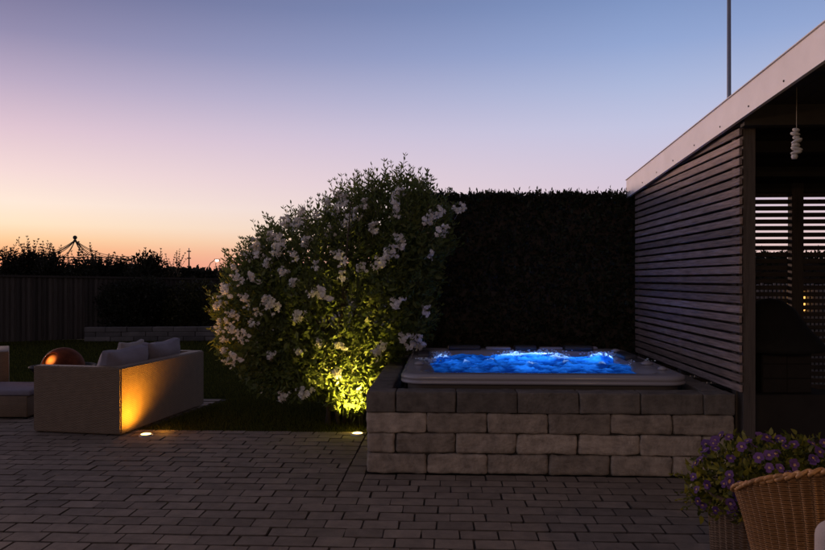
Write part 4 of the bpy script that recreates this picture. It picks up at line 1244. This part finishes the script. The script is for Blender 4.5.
ground_lamp(357.5, 434.5, 'small recessed ground lamp glowing under the flowering bush by the wall', [('SPOT', 560, (-0.26, 0.44, 1.0), 76, 1.0, (0, 0, 0.03)), ('POINT', 0.4, None, 0, 0, (-0.06, 0.14, 0.07))], (1.0, 0.70, 0.12))

# ------------------------------------------------------------------ foreground right: pot of pansies, wicker chairs
def uv_lathe(name, prof_fn, nu, nv, m, parent, u_len, a0=0.0, a1=2 * PI, thick=0.0):
    """surface by angle and height with a UV map in metres"""
    me = bpy.data.meshes.new(name)
    vs, fs, uv = [], [], []
    for j in range(nv + 1):
        for i in range(nu + 1):
            vs.append(prof_fn(a0 + (a1 - a0) * i / nu, j / nv))
    for j in range(nv):
        for i in range(nu):
            q = j * (nu + 1) + i
            fs.append((q, q + 1, q + nu + 2, q + nu + 1))
    me.from_pydata([v[:3] for v in vs], [], fs)
    ul = me.uv_layers.new(name='UVMap')
    for lp in me.loops:
        k = lp.vertex_index
        ul.data[lp.index].uv = ((k % (nu + 1)) / nu * u_len, vs[k][3])
    o = link(name, me, m, parent, True)
    if thick:
        sd = o.modifiers.new('thickness', 'SOLIDIFY'); sd.thickness = thick; sd.offset = -1
    return o

POT = W(758, 2.98)
PZ = EYE - (500 - HY) / FPX * 2.9
def flower_pot():
    root = empty('flower_pot', (POT.x, POT.y, 0))
    tag(root, 'tall brown woven flower pot holding the violet pansies', 'flower pot')
    def pf(a, f):
        z = 0.01 + f * (PZ - 0.01)
        r = 0.165 + 0.030 * f + 0.004 * math.cos(a * 36)
        return (r * math.cos(a), r * math.sin(a), z, z)
    uv_lathe('pot_body', pf, 216, 24, M_pot, root, 1.2, thick=0.012)
    b = MB(); b.tube([(0.199 * math.cos(t * PI / 24), 0.199 * math.sin(t * PI / 24), PZ) for t in range(49)], 0.011, 8); b.build('rim', M_pot, root)
    b = MB(); b.lathe([(1e-5, PZ - 0.05), (0.178, PZ - 0.05)], 32); b.build('soil', M_soil, root)
flower_pot()

def pansies():
    z0 = PZ - 0.045
    root = empty('pansy_plant', (POT.x, POT.y, z0))
    tag(root, 'mass of violet pansies with yellow green leaves in the woven pot', 'flowers')
    top = EYE - (436 - HY) / FPX * 2.95 - z0
    B = [(0.02, 0, 0.12, 0.27, 0.25, top - 0.13), (-0.13, -0.03, 0.08, 0.16, 0.18, 0.15), (0.2, 0.02, 0.1, 0.18, 0.2, 0.19)]
    n = 2600
    P, N = blob_points(B, n, 0.45)
    k = (P[:, 2] > -0.05); P, N = P[k], N[k]
    m = len(P)
    L = rng.uniform(0.02, 0.045, m)
    V, tn = [leaf_polys(P, unit(N * 0.6 + rng.normal(size=(m, 3)) * 0.6 + [0, 0, 0.25]), L, L * 0.55)], [np.clip(rng.normal(0.35, 0.25, m), 0, 1)]
    # wispy trailing stems at the left
    st = MB()
    for _ in range(34):
        a = random.uniform(PI * 0.7, PI * 1.45)
        p0 = Vector((math.cos(a) * 0.17, math.sin(a) * 0.17, 0.05))
        dr = Vector((math.cos(a), math.sin(a), random.uniform(-0.5, 0.5))).normalized()
        shoot_leaves(p0, dr, random.uniform(0.08, 0.17), 0.016, 0.028, V, tn, st, 0.0016, 0.8)
    poly_mesh('foliage', np.concatenate(V), L_pansyleaf, root, np.concatenate(tn))
    st.build('stem', mat('green_stem', (0.06, 0.08, 0.02), 0.6), root)['kind'] = 'stuff'
    def face(seed):
        r2 = random.Random(seed)
        V = []
        for (ang, ln, wd) in ((65, 1.0, 0.95), (115, 1.0, 0.95), (10, 0.85, 0.9), (170, 0.85, 0.9), (-90, 1.0, 1.15)):
            a = R(ang + r2.gauss(0, 6)); d = Vector((math.cos(a), math.sin(a), 0)); s = Vector((-d.y, d.x, 0)); z = r2.uniform(-0.1, 0.25)
            q = [Vector((0, 0, 0)), d * 0.4 * ln + s * 0.42 * wd, d * 0.85 * ln + s * 0.40 * wd + Vector((0, 0, z * .5)), d * ln + Vector((0, 0, z)), d * 0.85 * ln - s * 0.40 * wd + Vector((0, 0, z * .5)), d * 0.4 * ln - s * 0.42 * wd]
            V.append([v * 0.0215 for v in q])
        E = []
        for k in range(5):
            a = R(72 * k - 90); d = Vector((math.cos(a), math.sin(a), 0)); s = Vector((-d.y, d.x, 0))
            E.append([Vector((0, 0, .0025)), d * .003 + s * .002 + Vector((0, 0, .0025)), d * .005 + s * .0013 + Vector((0, 0, .003)), d * .006 + Vector((0, 0, .003)), d * .005 - s * .0013 + Vector((0, 0, .003)), d * .003 - s * .002 + Vector((0, 0, .0025))])
        return np.array(V), np.array(E), [r2.random()] * 5
    protos = []
    Pf, Nf = blob_points([(b[0], b[1], b[2], b[3] * 1.08, b[4] * 1.08, b[5] * 1.08) for b in B], 900, 0.97)
    made = 0
    camd = unit(np.array([[0.0, 0.0, EYE]]) - np.array([[POT.x, POT.y, z0 + 0.1]]))[0]
    cl = rng.normal(size=(14, 3)) * [0.16, 0.12, 0.08] + [0.02, -0.06, top * 0.75]
    for p, nn in zip(Pf, Nf):
        if made >= 96: break
        if nn @ camd < 0.25 or p[2] < 0.02: continue
        if min(np.linalg.norm(cl - p, axis=1)) > 0.17: continue
        if any(((p[0] - b[0]) / b[3]) ** 2 + ((p[1] - b[1]) / b[4]) ** 2 + ((p[2] - b[2]) / b[5]) ** 2 < 0.8 for b in B): continue
        if made < 5:
            v, e, t = face(made)
            o = poly_mesh('blossom', v, L_violet, root, t); ee = poly_mesh('flower_eye', e, L_eye, o, t); protos.append(o)
        else:
            o = copy_tree(protos[made % 5], root)
        zax = (Vector(nn) * 0.7 + Vector(camd) * 0.5 + Vector((random.gauss(0, .25), random.gauss(0, .25), random.gauss(0, .2)))).normalized()
        o.rotation_mode = 'QUATERNION'; o.rotation_quaternion = zax.to_track_quat('Z', 'Y')
        o.location = p; s = random.uniform(0.75, 1.2); o.scale = (s, s, s)
        made += 1
pansies()

CH = W(862, 2.50)
def wicker_chair():
    face = R(78)                                             # the way the open front looks
    root = empty('wicker_chair', (CH.x, CH.y, 0), face)
    tag(root, 'honey brown woven wicker tub chair in the right foreground', 'chair')
    def rimz(a):                                             # a = 0 at the open front
        t = abs(((a + PI) % (2 * PI)) - PI)                  # 0 front .. pi back
        s = min(1, max(0, (t - 0.75) / (PI - 0.75)))
        return 0.592 + 0.275 * (s * s * (3 - 2 * s))
    def pf(a, f):
        zr = rimz(a)
        z = 0.02 + f * (zr - 0.02)
        flare = 0.048 * max(0, (f - 0.66) / 0.34) ** 1.4
        r = 0.340 + 0.012 * f + flare + 0.009 * math.sin(a * 66) * min(1.0, max(0.2, (f - 0.60) / 0.12))
        return (r * math.cos(a) * 1.05, r * math.sin(a), z, z)
    A0, A1 = 0.72, 2 * PI - 0.72
    uv_lathe('shell', pf, 700, 60, M_cane, root, 2.05, A0, A1, 0.02)
    # braided rim: two strands wound round each other
    n = 420
    for ph in (0, PI):
        pts = []
        for i in range(n + 1):
            a = A0 + (A1 - A0) * i / n
            q = pf(a, 1.0)
            w = i / n * 2 * PI * 30 + ph
            pts.append((q[0] + 0.006 * math.cos(w) * math.cos(a), q[1] + 0.006 * math.cos(w) * math.sin(a), q[2] + 0.005 + 0.007 * math.sin(w)))
        mb = MB(); mb.tube(pts, 0.0078, 7); o = mb.build('rim_strand', mat('honey_cane', (0.30, 0.15, 0.05), 0.5, 0.4, 30, 0.4, 90), root)
    b = MB(); b.lathe([(1e-5, 0.30), (0.31, 0.30), (0.315, 0.34)], 32); b.build('seat', M_cane, root)
    b = MB(); b.lathe([(1e-5, 0.342), (0.27, 0.342), (0.295, 0.37), (0.28, 0.41), (1e-5, 0.42)], 32); b.build('seat_cushion', M_pale, root)
wicker_chair()

def covered_chair():
    d = 1.72
    p = W(884, d)
    root = empty('covered_chair', (p.x, p.y, 0), YAW)
    tag(root, 'pale covered chair back cut off at the bottom right corner', 'chair')
    zt = EYE - (527 - HY) / FPX * d
    def slab(x0, x1, y0, y1, z0, z1, nm, bev=0.04):
        b = MB(); b.box(x0, x1, y0, y1, z0, z1, bev, None, 5); return b.build(nm, M_pale, root)
    slab(-0.135, 0.30, 0.0, 0.09, 0.42, zt, 'backrest', 0.043)
    slab(-0.13, 0.295, -0.42, 0.0, 0.40, 0.48, 'seat', 0.03)
    for x in (-0.10, 0.265):
        for y in (-0.38, 0.045):
            b = MB(); b.tube([(x, y, 0), (x, y, 0.42)], [0.014, 0.02], 8); b.build('leg', M_post, root)
covered_chair()

# assumed warm lanterns, out of frame, added to light the wicker and the flowers
def assumed_lantern(x, y, zl, e, label):
    root = empty('assumed_lantern', (x, y, 0))
    tag(root, label, 'lantern', 'assumed terrace lanterns on the house side')
    b = MB(); b.tube([(0, 0, 0), (0, 0, zl - 0.21)], 0.02, 10); b.build('post', M_black, root)
    b = MB(); b.lathe([(0.11, 0.0), (0.11, 0.02), (0.02, 0.03)], 20); b.build('base', M_black, root)
    b = MB(); b.sphere((0, 0, zl - 0.13), 0.07, 16, 10); b.build('glass', emit('warm_glass', (1.0, 0.55, 0.2), 4.0), root)
    ld = bpy.data.lights.new('assumed_lantern_light', 'POINT'); ld.energy = e; ld.color = (1.0, 0.62, 0.32); ld.shadow_soft_size = 0.08
    lo = bpy.data.objects.new('assumed_lantern_light', ld); col.objects.link(lo); lo.parent = root; lo.location = (0, 0, zl)
assumed_lantern(-0.5, -0.9, 2.56, 66, 'assumed warm terrace lantern on a tall black post behind the viewer')  # unseen source, added as warm front fill; its post is made up
assumed_lantern(1.95, 0.9, 1.95, 36, 'assumed warm terrace lantern on a black post beside the pavilion front')  # second unseen lantern, added to brighten the pansies and the chair

# ------------------------------------------------------------------ sky and sun
SUN_AZ = -40.0                                               # degrees right of the view axis
def world():
    w = bpy.data.worlds.new('World'); sc.world = w; w.use_nodes = True
    nt = w.node_tree; L = nt.links
    bg = nt.nodes['Background']
    tc = nt.nodes.new('ShaderNodeTexCoord')
    def M(op, a, b=None, c=None):
        n = nt.nodes.new('ShaderNodeMath'); n.operation = op
        for i, q in enumerate((a, b, c)):
            if q is None: continue
            if isinstance(q, (int, float)): n.inputs[i].default_value = q
            else: L.new(q, n.inputs[i])
        return n.outputs[0]
    nm = nt.nodes.new('ShaderNodeVectorMath'); nm.operation = 'NORMALIZE'; L.new(tc.outputs['Generated'], nm.inputs[0])
    sx = nt.nodes.new('ShaderNodeSeparateXYZ'); L.new(nm.outputs[0], sx.inputs[0])
    el = M('MULTIPLY', M('ARCSINE', sx.outputs['Z']), 180 / PI)
    yaw = YAW + R(-SUN_AZ)                                    # to the left of +Y
    svx, svy = -math.sin(yaw), math.cos(yaw)
    hl = M('SQRT', M('ADD', M('MULTIPLY', sx.outputs['X'], sx.outputs['X']), M('ADD', M('MULTIPLY', sx.outputs['Y'], sx.outputs['Y']), 1e-6)))
    dt = M('DIVIDE', M('ADD', M('MULTIPLY', sx.outputs['X'], svx), M('MULTIPLY', sx.outputs['Y'], svy)), hl)
    az = M('MULTIPLY', M('ARCCOSINE', M('MAXIMUM', M('MINIMUM', dt, 1.0), -1.0)), 180 / PI)
    EL0, EL1 = -2.0, 48.0
    fac = M('DIVIDE', M('SUBTRACT', el, EL0), EL1 - EL0)
    def ramp(stops):
        r = nt.nodes.new('ShaderNodeValToRGB'); cr = r.color_ramp
        cr.interpolation = 'CARDINAL' if False else 'LINEAR'
        while len(cr.elements) < len(stops): cr.elements.new(0.5)
        for e, (deg, c) in zip(cr.elements, stops):
            e.position = (deg - EL0) / (EL1 - EL0)
        for e, (deg, c) in zip(cr.elements, stops): e.color = (*s2l(c), 1)
        L.new(fac, r.inputs['Fac']); return r.outputs['Color']
    near = ramp([(-2, (150, 85, 65)), (0.4, (240, 144, 112)), (1.1, (244, 157, 121)), (2.0, (249, 181, 133)), (2.8, (252, 205, 158)), (3.9, (254, 227, 196)), (5.4, (253, 232, 216)), (7.6, (243, 217, 216)), (10.6, (222, 196, 210)), (13.8, (186, 170, 196)), (17.0, (146, 140, 174)), (20.5, (114, 113, 150)), (26, (104, 99, 126)), (48, (92, 86, 102))])
    side = ramp([(-2, (150, 120, 125)), (0, (235, 190, 175)), (3, (230, 202, 202)), (6, (216, 197, 213)), (8.5, (208, 197, 218)), (11.5, (194, 196, 224)), (14.5, (172, 184, 219)), (17.5, (146, 166, 210)), (21, (123, 146, 193)), (26, (112, 122, 158)), (48, (92, 86, 102))])
    back = ramp([(-2, (48, 44, 44)), (0, (86, 76, 80)), (10, (100, 88, 96)), (25, (96, 88, 104)), (48, (92, 86, 102))])
    t1 = nt.nodes.new('ShaderNodeMapRange'); t1.interpolation_type = 'LINEAR'
    t1.inputs['From Min'].default_value = 11; t1.inputs['From Max'].default_value = 58; L.new(az, t1.inputs['Value'])
    t2 = nt.nodes.new('ShaderNodeMapRange'); t2.interpolation_type = 'SMOOTHSTEP'
    t2.inputs['From Min'].default_value = 66; t2.inputs['From Max'].default_value = 150; L.new(az, t2.inputs['Value'])
    m1 = nt.nodes.new('ShaderNodeMix'); m1.data_type = 'RGBA'; L.new(t1.outputs['Result'], m1.inputs['Factor']); L.new(near, m1.inputs['A']); L.new(side, m1.inputs['B'])
    m2 = nt.nodes.new('ShaderNodeMix'); m2.data_type = 'RGBA'; L.new(t2.outputs['Result'], m2.inputs['Factor']); L.new(m1.outputs['Result'], m2.inputs['A']); L.new(back, m2.inputs['B'])
    L.new(m2.outputs['Result'], bg.inputs['Color']); bg.inputs['Strength'].default_value = 1.0
    # a trace of the physical twilight sky on top
    sky = nt.nodes.new('ShaderNodeTexSky'); sky.sky_type = 'NISHITA'; sky.sun_disc = False
    sky.sun_elevation = R(1.0); sky.sun_rotation = -yaw
    b2 = nt.nodes.new('ShaderNodeBackground'); L.new(sky.outputs['Color'], b2.inputs['Color']); b2.inputs['Strength'].default_value = 0.004
    ad = nt.nodes.new('ShaderNodeAddShader'); L.new(bg.outputs[0], ad.inputs[0]); L.new(b2.outputs[0], ad.inputs[1])
    L.new(ad.outputs[0], nt.nodes['World Output'].inputs['Surface'])
    sd = bpy.data.lights.new('sun', 'SUN'); sd.energy = 1.5; sd.angle = R(9); sd.color = (1.0, 0.64, 0.52)
    so = bpy.data.objects.new('sun', sd); col.objects.link(so)
    dv = Vector((svx * math.cos(R(4)), svy * math.cos(R(4)), math.sin(R(4))))
    so.rotation_mode = 'QUATERNION'; so.rotation_quaternion = (-dv).to_track_quat('-Z', 'Y'); so.location = dv * 50
world()

# ------------------------------------------------------------------ view
sc.view_settings.view_transform = 'Standard'
sc.view_settings.look = 'None'
sc.view_settings.exposure = 0.0
sc.view_settings.gamma = 1.0
sc.view_settings.use_curve_mapping = False
sc.cycles.use_denoising = True
sc.cycles.max_bounces = 8
sc.cycles.transparent_max_bounces = 8
sc.cycles.sample_clamp_indirect = 4.0
